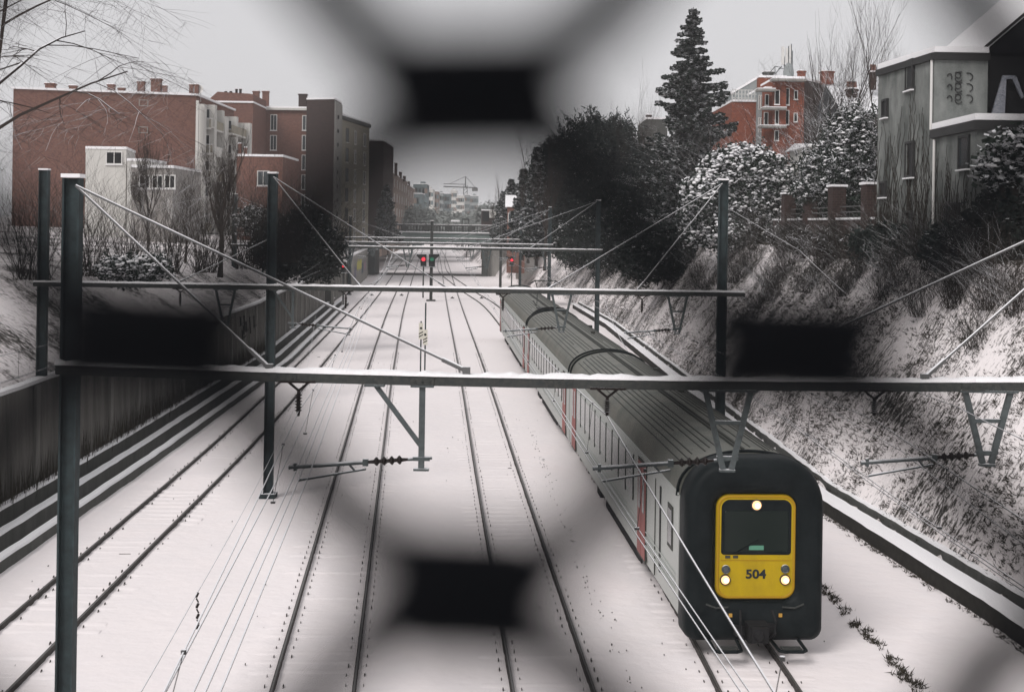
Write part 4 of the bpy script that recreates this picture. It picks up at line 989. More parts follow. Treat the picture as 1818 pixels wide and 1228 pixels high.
# --- low walls on the left before the bridge with graffiti colours
root = thing('graffiti_wall', 'low wall with faded yellow and grey graffiti before the left end of the bridge', 'wall', (XX(630, 190), 190, 0))
pa, pb2 = Vector((XX(625, 175, 500), 175, 0)), Vector((XX(652, 222, 480), 222, 0)); uu = (pb2 - pa).normalized(); nn = Vector((uu.y, -uu.x, 0))
mb = MB(); mb.prism([((pa).x, pa.y), (pb2.x, pb2.y), (pb2.x - .4, pb2.y), (pa.x - .4, pa.y)], -.2, 4.3); w_ = child(mb, 'wall_face', M_CONC, root)
mb = MB(); mb.prism([((pa).x + .05, pa.y), (pb2.x + .05, pb2.y), (pb2.x - .45, pb2.y), (pa.x - .45, pa.y)], 4.303, 4.5); child(mb, 'snow_cap', M_CAP, w_)
for s0, s1, z0, z1_, c in ((.25, .55, 1.8, 3.7, (.42, .40, .12)), (.56, .68, .9, 3.0, (.08, .10, .13)), (.1, .22, 1.2, 3.0, (.16, .15, .2)), (.72, .85, 1.2, 2.8, (.33, .2, .25))):
    q = [pa.lerp(pb2, s0) + nn * .03, pa.lerp(pb2, s1) + nn * .03]
    mb = MB(); n = 9; top = []
    r_ = random.Random(int(s0 * 99))
    vs = []
    for k in range(n):
        p = q[0].lerp(q[1], k / (n - 1)); vs.append((p.x, p.y, z0 + r_.uniform(0, .5)))
    for k in range(n):
        p = q[1].lerp(q[0], k / (n - 1)); vs.append((p.x, p.y, z1_ - r_.uniform(0, .6)))
    mb.add(vs, [tuple(range(2 * n))]); child(mb, 'painted_patch', mat('paint%.2f' % c[0], c, .8), w_)

# --- right-hand small houses by the bridge
def gable_house(label, px0, px1, D, yeave, yridge, m, base=4, depth=8, ridge_along='x', mroof=M_CAP, nw=2):
    x0, x1 = XX(px0, D), XX(px1, D); ze, zr_ = ZH(px0, yeave, D), ZH(px0, yridge, D); cx = (x0 + x1) / 2
    r = thing('house', label, 'house', (x0, D, base)); mb = MB(); mb.prism([(x0, D), (x1, D), (x1, D + depth), (x0, D + depth)], base - 2, ze); w = child(mb, 'wall', m, r)
    mb = MB()
    if ridge_along == 'y':
        mb.add([(x0, D, ze), (x1, D, ze), (cx, D, zr_ - .2)] + [(x0, D + depth, ze), (x1, D + depth, ze), (cx, D + depth, zr_ - .2)], [(0, 1, 2), (5, 4, 3)]); child(mb, 'gable', m, r)
        mb = MB()
        for sx_, xx_ in ((-1, x0), (1, x1)):
            a = Vector((xx_ + sx_ * .3, D - .3, ze - .2)); b_ = Vector((cx, D - .3, zr_)); c = b_ + Vector((0, depth + .6, 0)); d = a + Vector((0, depth + .6, 0))
            mb.add([a, b_, c, d] + [v - Vector((0, 0, .25)) for v in (a, b_, c, d)], [(0, 1, 2, 3), (7, 6, 5, 4), (0, 4, 5, 1), (1, 5, 6, 2), (2, 6, 7, 3), (3, 7, 4, 0)])
    else:
        ry = D + depth / 2
        mb.add([(x0 - .3, D - .3, ze - .1), (x1 + .3, D - .3, ze - .1), (x1 + .3, ry, zr_), (x0 - .3, ry, zr_), (x1 + .3, D + depth + .3, ze - .1), (x0 - .3, D + depth + .3, ze - .1)], [(0, 1, 2, 3), (3, 2, 4, 5), (0, 3, 5), (1, 4, 2), (0, 5, 4, 1)])
    child(mb, 'roof', mroof, r)
    for k in range(nw): window(r, (x0, D), (1, 0), (x1 - x0) * (k + .5) / nw - .5, ze - 2.2, 1.0, 1.3, bars=1)
    return r
gable_house('small house with a steep snowy gable roof among the far trees', 900, 932, 190, 366, 345, M_BRICK, 4, 9, 'x', M_CAP, 2)
r = bld('flat-roofed brick building with a white snow line beyond the bridge', 'building', (XX(882, 245), 245, 4), 'flat_roofed_building')
block(r, [(XX(881, 245), 245), (XX(925, 245), 245), (XX(925, 245), 258), (XX(881, 245), 258)], 2, ZH(900, 368, 245), M_BRICKD)
window(r, (XX(890, 245), 245), (1, 0), 0, ZH(890, 386, 245), 1.4, 1.1); window(r, (XX(905, 245), 245), (1, 0), 0, ZH(905, 386, 245), 1.4, 1.1)
r = bld('low white hut with a snowy flat roof beyond the bridge', 'hut', (XX(855, 260), 260, 4), 'hut')
block(r, [(XX(854, 260), 260), (XX(881, 260), 260), (XX(881, 260), 268), (XX(854, 260), 268)], 2, ZH(870, 374, 260), M_BRICKD)
mb = MB(); mb.box((XX(875, 260), 259.8, ZH(875, 380, 260)), (1.4, .3, 1.4)); child(mb, 'white_wall_panel', M_WHITE, r)
mb = MB(); mb.box((XX(862, 260), 259.9, ZH(862, 384, 260)), (1.2, .1, 1.8)); child(mb, 'door', M_GLASSD, r)
r = bld('pale concrete building with a snowy flat roof and narrow dark doorway behind the farthest portal', 'building', (XX(916, 195), 195, 3), 'signal_building')
block(r, [(XX(917, 195), 195), (XX(948, 195), 195), (XX(948, 195) + 1, 208), (XX(917, 195), 208)], 1, ZH(930, 381, 195), M_WHITE)
mb = MB()
for px in (922, 930, 938): mb.box((XX(px, 195), 194.9, ZH(px, 405, 195)), (.12, .2, 3.6))
child(mb, 'wall_fins', M_CONC, r)
mb = MB(); mb.box((XX(942.5, 195), 194.9, ZH(942, 412, 195)), (.35, .15, 1.8)); child(mb, 'door', M_GLASSD, r)
r = bld('small orange brick building partly behind the pale concrete one', 'building', (XX(950, 200), 200, 3), 'brick_outbuilding')
block(r, [(XX(945, 200), 200), (XX(962, 200), 200), (XX(962, 200), 210), (XX(945, 200), 210)], 1, ZH(955, 386, 200), M_BRICKO)
window(r, (XX(950, 200), 200), (1, 0), 0, ZH(950, 400, 200), .6, .9, bars=0); window(r, (XX(956, 200), 200), (1, 0), 0, ZH(956, 400, 200), .6, .9, bars=0)

# --- R1: orange brick apartment house on the hill
D = 140; r = bld('orange brick apartment house with stacked bays and phone masts on its roof', 'apartment building', (XX(1385, D), D, 7))
def rb(px0, px1, D0, dep, yt, m, nm='wall', snow=True): return block(r, [(XX(px0, D0), D0), (XX(px1, D0), D0), (XX(px1, D0) , D0 + dep), (XX(px0, D0), D0 + dep)], 6, ZH((px0 + px1) / 2, yt, D0), m, nm, snow)
rb(1343, 1392, 146, 8, 138, M_BRICKO)
rb(1296, 1342, 142, 14, 181, M_BRICKO)
# grey attic storey rising to the right
x0, x1 = XX(1297, 148), XX(1343, 148); zz0, zz1 = ZH(1297, 167, 148), ZH(1343, 138, 148)
mb = MB(); mb.prism([(x0, 148), (x1, 147), (x1, 156), (x0, 156)], 15, 20, [zz0, zz1, zz1, zz0]); child(mb, 'attic_storey', M_GREY, r)
mb = MB(); mb.prism([(x0 - .1, 147.9), (x1 + .1, 146.9), (x1 + .1, 156), (x0 - .1, 156)], 15, 20, [zz0 + .25, zz1 + .25, zz1 + .25, zz0 + .25]); mb.v[0:4] = [(v[0], v[1], z + .01) for v, z in zip(mb.v[0:4], [zz0, zz1, zz1, zz0])]; child(mb, 'attic_snow', M_CAP, r)
mb = MB(); xa, xb = XX(1296, 141.8), XX(1342, 141.8); za = ZH(1318, 179, 141.8)
for k in range(3): mb.box(((xa + xb) / 2, 141.8, za + .25 + .4 * k), (xb - xa, .06, .06))
for k in range(9): mb.box((xa + (xb - xa) * k / 8, 141.8, za + .55), (.06, .06, 1.1))
child(mb, 'terrace_railing', M_FRAME, r)
rb(1342, 1354, 141, 8, 160, M_GREY)
for k, yy in enumerate((165, 205)):
    for j in range(3): window(r, (XX(1343 + 3.8 * j, 141), 141), (1, 0), 0, ZH(1345, yy + 30, 141), .18 * 1.05, 26 * .056, bars=0, sill=False)
bay = rb(1354, 1372, 139.5, 10, 158, M_BRICKO); bay2 = rb(1370, 1392, 138.5, 12, 141, M_BRICKO); rb(1392, 1424, 139, 14, 140, M_BRICKO)
shaded_side = block(r, [(XX(1424, 139), 139), (XX(1482, 146), 146), (XX(1482, 146), 158), (XX(1424, 139), 153)], 6, ZH(1450, 148, 142), M_BRICKD)  # shaded side of the orange house, its shade put into darker brick
for yy, pa_, pb_2 in ((160, 1340, 1372), (193, 1350, 1392), (225, 1345, 1392), (142, 1366, 1426)):
    xa, xb = XX(pa_, 138), XX(pb_2, 138); mb = MB(); mb.box(((xa + xb) / 2, 138.2, ZH(pa_, yy, 138)), (xb - xa, 1.4, .2)); bl = child(mb, 'concrete_ledge', M_CONC, r)
    mb = MB(); mb.box(((xa + xb) / 2, 138.2, ZH(pa_, yy, 138) + .14), (xb - xa, 1.42, .07)); child(mb, 'ledge_snow', M_CAP, bl)
for px, yy, w, h in ((1376, 160, 9, 26), (1396, 156, 7, 30), (1376, 196, 7, 25), (1360, 198, 8, 26), (1396, 195, 7, 26), (1361, 166, 7, 20), (1376, 232, 8, 18), (1411, 200, 7, 16), (1411, 160, 7, 16)):
    window(r, (XX(px - w / 2, 138.45), 138.45 if 1370 < px < 1392 else 138.95 if px > 1392 else 139.45), (1, 0), 0, ZH(px, yy + h, 138.5), w * .055, h * .055, frame=M_FRAME, glass=M_GLASSD, bars=0, sill=True)
mb = MB()
for px, yy in ((1312, 205), (1328, 205)): pass
for px, yt, yb, w in ((1423, 126, 142, 13), (1468, 127, 150, 21)): chimney(r, px, 141, yt, yb, w, M_BRICKO)
chimney(r, 1364, 148, 128, 140, 17, M_CONCD)
# phone antennas
mb = MB(); mb2 = MB()
for px, yt, yb, w in ((1385, 83, 115, 5), (1392, 86, 112, 4), (1398, 80, 114, 2.2)):
    x = XX(px, 147); mb.box((x, 147, (ZH(px, yt, 147) + ZH(px, yb, 147)) / 2), (w * .058, .2, ZH(px, yt, 147) - ZH(px, yb, 147)))
for px, yt in ((1388, 100), (1395, 82), (1400, 78), (1402, 90)):
    x = XX(px, 147.2); mb2.tube((x, 147.2, ZH(px, 140, 147)), (x, 147.2, ZH(px, yt, 147)), .05, n=6)
for a, b_ in (((1368, 128), (1376, 118)), ((1376, 118), (1388, 120)), ((1388, 112), (1404, 125)), ((1376, 132), (1388, 118)), ((1376, 118), (1376, 134)), ((1382, 122), (1404, 122))):
    mb2.tube(P(a[0], a[1], 147), P(b_[0], b_[1], 147), .04, n=5)
child(mb, 'antenna_panels', M_FRAME, r); child(mb2, 'antenna_frame', M_GALV, r)
mb = MB(); c = P(1400, 128, 147); mb.lathe((c.x, 147, ZH(1400, 138, 147)), (c.x, 147, ZH(1400, 112, 147)), [(0, .55), (.4, .55), (.75, .45), (.95, .2), (1, .05)], 14); child(mb, 'radome', M_GREY, r)

# --- other right buildings
r = bld('dark grey gable end half hidden behind the spruce', 'building', (XX(1145, 152), 152, 7), 'grey_building')
block(r, [(XX(1144, 152), 152), (XX(1182, 152), 152), (XX(1182, 152), 162), (XX(1144, 152), 162)], 5, ZH(1160, 212, 152), M_CONCD); chimney(r, 1152, 153, 204, 216, 9, M_BRICKD)
r = gable_house('dark house with chimney pots behind the bare trees left of the rendered house', 1500, 1620, 95, 200, 140, M_CONCD, 7, 10, 'x', mat('slate_snow', (.04, .045, .05), .6, snow=(.72, .95)), 3)
chimney(r, 1512, 98, 158, 190, 18, M_BRICKD, pots=3); chimney(r, 1550, 98, 128, 160, 10, M_BRICKD, pots=2)
r = gable_house('white-rendered villa wall seen through the branches below the orange apartment house', 1435, 1470, 84, 258, 250, M_WHITE, 7, 6, 'x', M_CAP, 1)

# --- H: rendered house on the bank
M_REND = mat('old_render', (.22, .23, .22), .92, noise=.9, nscale=.9, col2=(.065, .072, .068), bump=.4, bscale=14, streak=True, sz=.5)
XH = 15.45
house = thing('rendered_house', 'tall grey-green rendered house with creepers and narrow windows at the top of the right bank', 'house', (XH, 50, 7.2))
xc2 = XX(1756, 52.2, 90); zt = ZH(1660, 93, 52.3)
block(house, [(XH, 52.3), (xc2, 52.3), (xc2, 58.2), (XX(1560, 58.2, 110), 58.2)], 6.5, zt, M_REND)
mb = MB(); mb.prism([(XH - .12, 52.18), (xc2 + .05, 52.18), (xc2 + .05, 58.3), (XX(1558, 58.2, 110) - .05, 58.3)], zt - .28, zt - .02); child(mb, 'dark_fascia', M_FRAMED, house)
xe = 22.5; ze = ZH(1735, 213, 47.4)
w2 = block(house, [(XH, 47.4), (xe, 47.4), (xe, 52.25), (XH, 52.25)], 6.0, ze, M_REND, 'extension_wall')
mb = MB(); mb.prism([(XH - .16, 47.2), (xe, 47.2), (xe, 52.27), (XH - .16, 52.27)], ze - .34, ze - .02); child(mb, 'dark_fascia', M_FRAMED, house)
# windows on the long left face (faces the tracks): u runs toward the camera when seen from outside
uL = Vector((0, -1, 0)); fx = lambda y: XH + (XX(1560, 58.2, 110) - XH) * (y - 52.3) / 5.9
def face_win(px, yt, yb, w, glass=M_GLASSD, frame=M_FRAMED, sill=True):
    # find depth where the face is met by this pixel column
    y = 52.0
    for _ in range(30): y = (XH if y < 52.3 else fx(y)) / ray(px, (yt + yb) / 2)[0]
    zt_, zb_ = ZH(px, yt, y), ZH(px, yb, y); x = (XH if y < 52.3 else fx(y))
    window(house, (x, y + w / 2), (0, -1), 0, zb_, w, zt_ - zb_, frame=frame, glass=glass, bars=0, sill=sill)
for px, yt, yb, w in ((1616, 106, 160, 1.0), (1572, 176, 209, .8), (1616, 251, 315, 1.1), (1569, 322, 350, .85), (1612, 374, 428, 1.2)): face_win(px, yt, yb, w)
face_win(1713, 240, 300, 1.15, M_GLASS, M_FRAMED); face_win(1693, 360, 430, 1.5)
# drain pipes
pz = lambda px, py, D: ZH(px, py, D)
mb = MB(); mb.tube((XH - .08, 52.38, ZH(1666, 95, 52.3)), (XH - .08, 52.38, ze), .05, n=8); mb.tube((XH - .09, 51.9, ze - .4), (XH - .09, 51.9, 7.2), .05, n=8); child(mb, 'drainpipe', M_FRAME, house)
# graffiti: three stacked rows of curled strokes, front face of the upper block
mb = MB(); yf = 52.27
def stroke(pts, r_=.022):
    mb.path([(P(a, b_, yf).x, yf, ZH(a, b_, yf)) for a, b_ in pts], r_, 4)
for k, yy in enumerate((133, 152, 172)):
    arc = lambda cx, cy, rx, ry, a0, a1, n=10: [(cx + rx * math.cos(math.radians(a0 + (a1 - a0) * i / n)), cy + ry * math.sin(math.radians(a0 + (a1 - a0) * i / n))) for i in range(n + 1)]
    stroke(arc(1686, yy + 4, 4, 6, 190, 400)); stroke(arc(1701, yy + 1, 5, 5, 0, 360)); stroke(arc(1702, yy + 7, 6, 5, 200, 20)); stroke(arc(1719, yy + 4, 8, 7, 250, 430)); stroke([(1696, yy - 4), (1708, yy - 5)])
child(mb, 'graffiti', M_FRAMED, house)
# creeper stems on the faces
mb = MB(); rr = random.Random(11)
for k in range(170):
    y = rr.uniform(47.5, 58); z = 6.8; x = (XH if y < 52.3 else fx(y)) - .03; pts = []; hh = rr.uniform(.8, 1) * rr.uniform(.3, 1) * (7.6 if y > 52.3 else 5.0)
    while z < 6.8 + hh: pts.append((x, y, z)); z += .22; y += rr.uniform(-.17, .17); x = (XH if y < 52.3 else fx(y)) - .03
    if len(pts) > 2: mb.path(pts, [.018 * (1 - .8 * i / len(pts)) + .004 for i in range(len(pts))], 3)
child(mb, 'creeper_stems', M_TWIGD, house)
# main dark slate-roofed house behind and right
big = thing('slate_roofed_house', 'dark house with a steep slate roof at the top right edge, behind the grey-green house', 'house', (19, 54, 7.2))
xl_, xr_ = xc2 + .02, 34.0
mb = MB(); mb.prism([(xl_, 53.0), (xr_, 53.0), (xr_, 62), (xl_, 62)], 6.5, 15.2); child(mb, 'wall', mat('shaded_wall', (.018, .018, .019), .9), big)  # near-black wall colour carries the shaded gable and the blurred fence's darkening
# steep roof: rises to the right
za, zb_ = 15.2, ZH(1818, 24, 54); x2 = XX(1818, 54, 24); sl = (zb_ - za) / (x2 - xl_); xrdg = 25.0; zr_ = za + sl * (xrdg - xl_)
mb = MB(); mb.add([(xl_, 52.9, za), (xrdg, 52.9, zr_), (xrdg + 7, 52.9, za), (xl_, 62, za), (xrdg, 62, zr_), (xrdg + 7, 62, za)], [(0, 2, 1), (3, 4, 5), (0, 1, 4, 3), (1, 2, 5, 4)]); child(mb, 'roof', mat('dark_slate', (.012, .012, .014), .7), big)
mb = MB(); q = [Vector((xl_ + .05, 52.98, za + .06)), Vector((xrdg, 52.98, zr_ + .02)), Vector((xrdg, 61.9, zr_ + .02)), Vector((xl_ + .05, 61.9, za + .06))]; mb.add(q + [v + Vector((-.08, 0, .1)) for v in q], [(3, 2, 1, 0), (4, 5, 6, 7), (0, 1, 5, 4), (1, 2, 6, 5), (2, 3, 7, 6), (3, 0, 4, 7)]); child(mb, 'roof_snow', M_CAP, big)
mb = MB(); mb.path([(xl_ - .2, 52.8, za), (xrdg, 52.8, zr_ + .05)], .07, 4); child(mb, 'verge', M_FRAMED, big)
# pale quoined dormer frame
mb = MB(); yq = 52.75
for a, b_, c, d in (((1760, 205), (1779, 140), (1787, 140), (1784, 205)), ((1779, 140), (1781, 134), (1803, 134), (1800, 140)), ((1798, 140), (1805, 136), (1818, 172), (1814, 176))):
    q = [P(*t, yq) for t in (a, b_, c, d)]; q2 = [v + Vector((0, .1, 0)) for v in q]
    mb.add(q + q2, [(0, 1, 2, 3), (7, 6, 5, 4), (0, 4, 5, 1), (1, 5, 6, 2), (2, 6, 7, 3), (3, 7, 4, 0)])
child(mb, 'pale_tiled_dormer', mat('pale_tile', (.30, .31, .34), .8, brick=6, col2=(.16, .17, .2)), big)
# garden wall with pillars left of the house, running along the crest of the bank
XW = 15.2
def wz(px, py):
    D = 60.0
    for _ in range(20): D = XW / ray(px, py)[0]
    return D, ZH(px, py, D)
gw = thing('garden_wall', 'ruined brick garden wall with snow-capped pillars left of the rendered house', 'garden wall', (XW, 70, 7.0))
y0_, y1_ = wz(1562, 390)[0], wz(1378, 390)[0]
mb = MB(); mb.box((XW, (y0_ + y1_) / 2, 7.75), (.35, y1_ - y0_, 2.5)); child(mb, 'low_wall', M_BRICKD, gw)
mb = MB(); mb.box((XW, (y0_ + y1_) / 2, 9.05), (.45, y1_ - y0_, .09)); child(mb, 'snow_cap', M_CAP, gw)
for px, yt, w in ((1402, 345, .75), (1440, 350, .5), (1488, 332, .8), (1549, 328, .8)):
    D, z = wz(px, yt)
    mb = MB(); mb.box((XW - .05, D, (6.8 + z) / 2), (.62, w * 1.3, z - 6.8)); pl = child(mb, 'pillar', M_BRICKD, gw)
    mb = MB(); mb.box((XW - .05, D, z + .05), (.75, w * 1.3 + .15, .1)); child(mb, 'snow_cap', M_CAP, pl)
mb = MB()
for z in (9.35, 9.6): mb.bar((XW, y0_ + .5, z), (XW, y1_ - 1, z), .05)
child(mb, 'rails', M_WIRE, gw)
root = thing('hedge', 'dark clipped hedge growing behind the ruined garden wall', 'hedge', (16.8, 70, 7.5))
rgn = np.random.default_rng(77); n = 22000
C = np.stack([rgn.uniform(15.8, 18, n), rgn.uniform(59, 82, n), 7.4 + rgn.uniform(0, 1, n) ** .7 * 2.6 + .25 * np.sin(np.arange(n))], 1)
U = rnd_unit(rgn, n) * .09; Vv = np.cross(U, rnd_unit(rgn, n)); Vv = Vv / np.linalg.norm(Vv, axis=1, keepdims=True) * .06
Vx, Fx = leaves(C - np.array(root.location), U, Vv); np_mesh('foliage', Vx, Fx, M_IVY, root)

# --- left annexes near the buildings
r = bld('brick annex with a bright snow line on top, behind the tall left mast', 'building', (XX(418, 140), 140, 5), 'brick_annex')
block(r, [(XX(418, 140), 140), (XX(500, 140), 140), (XX(500, 140), 150), (XX(418, 140), 150)], 4, ZH(460, 278, 140), M_BRICK)
chimney(r, 426, 141, 255, 280, 6); chimney(r, 436, 141, 262, 280, 5)
window(r, (XX(455, 140), 140), (1, 0), 0, ZH(455, 330, 140), 1.2, 1.5)
r = bld('low house with a pale side wall and dark garage-like opening at far left', 'building', (XX(180, 120), 120, 5), 'low_house')
block(r, [(XX(150, 120), 120), (XX(222, 120), 120), (XX(238, 127), 127), (XX(150, 127), 127)], 4, ZH(200, 265, 120), M_WHITE)
window(r, (XX(186, 119.97), 119.97), (1, 0), 0, ZH(200, 292, 120), 1.4, 1.1, glass=M_GLASSD)
block(r, [(XX(224, 118), 118), (XX(262, 118), 118), (XX(262, 118), 124), (XX(224, 118), 124)], 4, ZH(240, 286, 118), M_WHITE, 'side_wing')
r = bld('weathered pale outbuilding behind the bare trees on the left', 'building', (XX(235, 112), 112, 5), 'outbuilding')
block(r, [(XX(232, 112), 112), (XX(306, 112), 112), (XX(306, 112), 122), (XX(232, 112), 122)], 4, ZH(270, 298, 112), mat('weathered_wall', (.34, .32, .30), .9, noise=.9, nscale=2.2, col2=(.15, .14, .13)))
for px in (245, 268, 290): window(r, (XX(px, 112), 112), (1, 0), 0, ZH(px, 335, 112), .9, 1.1, glass=M_GLASSD)
# small concrete huts/boxes at left wall
for px, py, s, lab in ((497, 572, (1.3, 1.3, 2.0), 'grey trackside cabinet with snow on top by the left wall'), (512, 580, (.9, .9, 1.0), 'smaller trackside cabinet right of the tall one by the left wall'), (590, 545, (1.2, 1.0, 2.2), 'tall narrow trackside cabinet below the left signal')):
    g = G(px, py); root = thing('trackside_cabinet', lab, 'cabinet', (g.x - .5, g.y, 0), group='trackside cabinets'); 
    mb = MB(); mb.box((0, 0, s[2] / 2 - .1), s); mb.build('housing', M_CONC, root); MB().box((0, 0, s[2] - .05), (s[0] + .1, s[1] + .1, .1)).build('snow_cap', M_CAP, root); MB().box((0, -s[1] / 2 - .01, s[2] / 2), (s[0] * .7, .03, s[2] * .7)).build('door', M_CONCD, root)

# ------------------------------------------------------------------ vegetation
def grow(mb, p, d, L, r, rnd, depth, spread, up=.12, seg=4, droop=0, nb=(2, 4), sides=4):
    pts = [Vector(p)]; dd = Vector(d).normalized(); rad = [r]
    for k in range(seg):
        dd = (dd + Vector((rnd.uniform(-.16, .16), rnd.uniform(-.16, .16), rnd.uniform(-.1, .1) + up * .3 - droop * .3))).normalized()
        pts.append(pts[-1] + dd * L / seg); rad.append(r * (1 - .62 * (k + 1) / seg))
    mb.path(pts, rad, sides if depth > 1 else 3)
    if depth <= 0: return
    for k in range(rnd.randint(*nb) + (1 if depth > 2 else 0)):
        t = rnd.uniform(.25, 1.0); i = min(seg - 1, int(t * seg)); q = pts[i].lerp(pts[i + 1], t * seg - i)
        a = rnd.uniform(0, 2 * math.pi); side = Vector((math.cos(a), math.sin(a), rnd.uniform(-.1, .5)))
        nd_ = (dd * (1 - spread) + side * spread + Vector((0, 0, up - droop))).normalized()
        grow(mb, q, nd_, L * rnd.uniform(.5, .78), max(.004, rad[i] * .55), rnd, depth - 1, spread, up, seg if depth > 2 else 3, droop, nb, sides)
def bare_tree(px, D, z0, h, label, seed, spread=.5, depth=4, m=M_BARK, up=.2, r=None, lean=(0, 0), droop=0, nb=(3, 5), group='bare leafless trees'):
    x = XX(px, D); root = thing('bare_tree', label, 'tree', (x, D, z0), group=group); rnd = random.Random(seed)
    r = r or h * .018; mb = MB(); top = Vector((lean[0], lean[1], h * .42)); mb.path([(0, 0, -.5), top * .5 + Vector((.05, 0, 0)), top], [r * 1.2, r, r * .8], 7); mb.build('trunk', m, root)
    mb = MB()
    for k in range(5):
        a = 2 * math.pi * k / 5 + rnd.uniform(-.4, .4); q = top * rnd.uniform(.6, 1.0)
        grow(mb, q, Vector((math.cos(a) * spread, math.sin(a) * spread, .9 - droop)) + Vector((*lean, 0)) * .1, h * rnd.uniform(.3, .42), r * .55, rnd, depth - 1, spread * .8, up, 4, droop, nb)
    grow(mb, top, Vector((lean[0] * .2, 0, 1)), h * .5, r * .7, rnd, depth - 1, spread * .7, up, 5, droop, nb)
    mb.build('crown', m, root); return root
def bare_shrub(px, py, D, h, w, label, seed, n=60, m=M_TWIG, z0=None, group='leafless shrubs', lean=(0, 0)):
    x = XX(px, D, py); z0 = ZH(px, py, D) if z0 is None else z0
    root = thing('bare_shrub', label, 'shrub', (x, D, z0), group=group); rnd = random.Random(seed); mb = MB()
    for k in range(n):
        a = rnd.uniform(0, 2 * math.pi); e = rnd.uniform(.1, 1)
        d = Vector((math.cos(a) * e * w / h + lean[0], math.sin(a) * e * w / h + lean[1], 1.0)); q = Vector((rnd.uniform(-.25, .25) * w, rnd.uniform(-.25, .25) * w, -.2))
        grow(mb, q, d, h * rnd.uniform(.6, 1.0), .014 * (D / 50) ** .5, rnd, 2, .45, .08, 4, .03, (2, 3), 3)
    mb.build('stems', m, root); return root
def spruce(px, D, z0, ytop, wpx, label, seed, name='spruce_tree', gaps=True, nwh=34, m=M_NEEDLE, dens=150, cap=9, ls=1.0):
    x = XX(px, D, ytop); zt = ZH(px, ytop, D); h = zt - z0; R = wpx * D / FPX / 2
    root = thing(name, label, 'tree', (x, D, z0)); rnd = random.Random(seed); rgn = np.random.default_rng(seed)
    MB().path([(0, 0, -.4), (.05, 0, h * .5), (0, 0, h)], [h * .016, h * .010, .02], 7).build('trunk', M_BARKN, root)
    Cs, Us, Vs = [], [], []; mb = MB()
    for i in range(nwh):
        t = i / (nwh - 1); z = h * (.10 + .89 * t + (rnd.uniform(-.008, .008))); rr_ = min(R * (1 - t) ** .82 + .12, cap * (1 + .12 * math.sin(i * 1.7)))
        nb = max(4, int(9 - 4 * t))
        for k in range(nb):
            z = h * (.10 + .89 * min(1, max(0, t + rnd.uniform(-.75, .75) / nwh)))
            a = 2 * math.pi * (k + rnd.random()) / nb; Lb = rr_ * rnd.uniform(.45, 1.22)
            if gaps and rnd.random() < .10: Lb *= 1.25
            pts = []; m_ = 6
            for j in range(m_ + 1):
                s = j / m_; pts.append(Vector((math.cos(a) * Lb * s, math.sin(a) * Lb * s, z - Lb * (.28 * s - .32 * s * s * s) * (1.1 - t) - .02)))
            mb.path(pts, [.02 * (1 - .8 * j / m_) * h / 12 for j in range(m_ + 1)], 3)
            nn_ = int(30 + dens * Lb / max(R, .1))
            s = rgn.uniform(.06, 1.04, nn_); base = np.array([np.interp(s, np.linspace(0, 1, m_ + 1), [p[c] for p in pts]) for c in range(3)]).T
            side = np.array([-math.sin(a), math.cos(a), 0]); w = (1.05 - s) * Lb * .30 + .05
            off = rgn.uniform(-1, 1, nn_)[:, None] * w[:, None] * side
            off[:, 2] -= np.abs(rgn.normal(0, .05, nn_)) * h / 12 + np.linalg.norm(off[:, :2], axis=1) * .45
            dirv = np.array([math.cos(a), math.sin(a), -.12]) + side * np.sign(off @ side)[:, None] * .8 + rgn.normal(0, .22, (nn_, 3))
            dirv /= np.linalg.norm(dirv, axis=1, keepdims=True); sz = rgn.uniform(.09, .20, nn_)[:, None] * ls * (h / 12) ** .6
            up_ = np.array([0, 0, 1.0]) + rgn.normal(0, .9, (nn_, 3)); wv = np.cross(dirv, up_); wv /= np.linalg.norm(wv, axis=1, keepdims=True)
            Cs.append(base + off); Us.append(dirv * sz * 1.2); Vs.append(wv * sz * .42)
    mb.build('limbs', M_BARKN, root)
    V_, F_ = leaves(np.concatenate(Cs), np.concatenate(Us), np.concatenate(Vs)); np_mesh('needles', V_, F_, m, root); return root
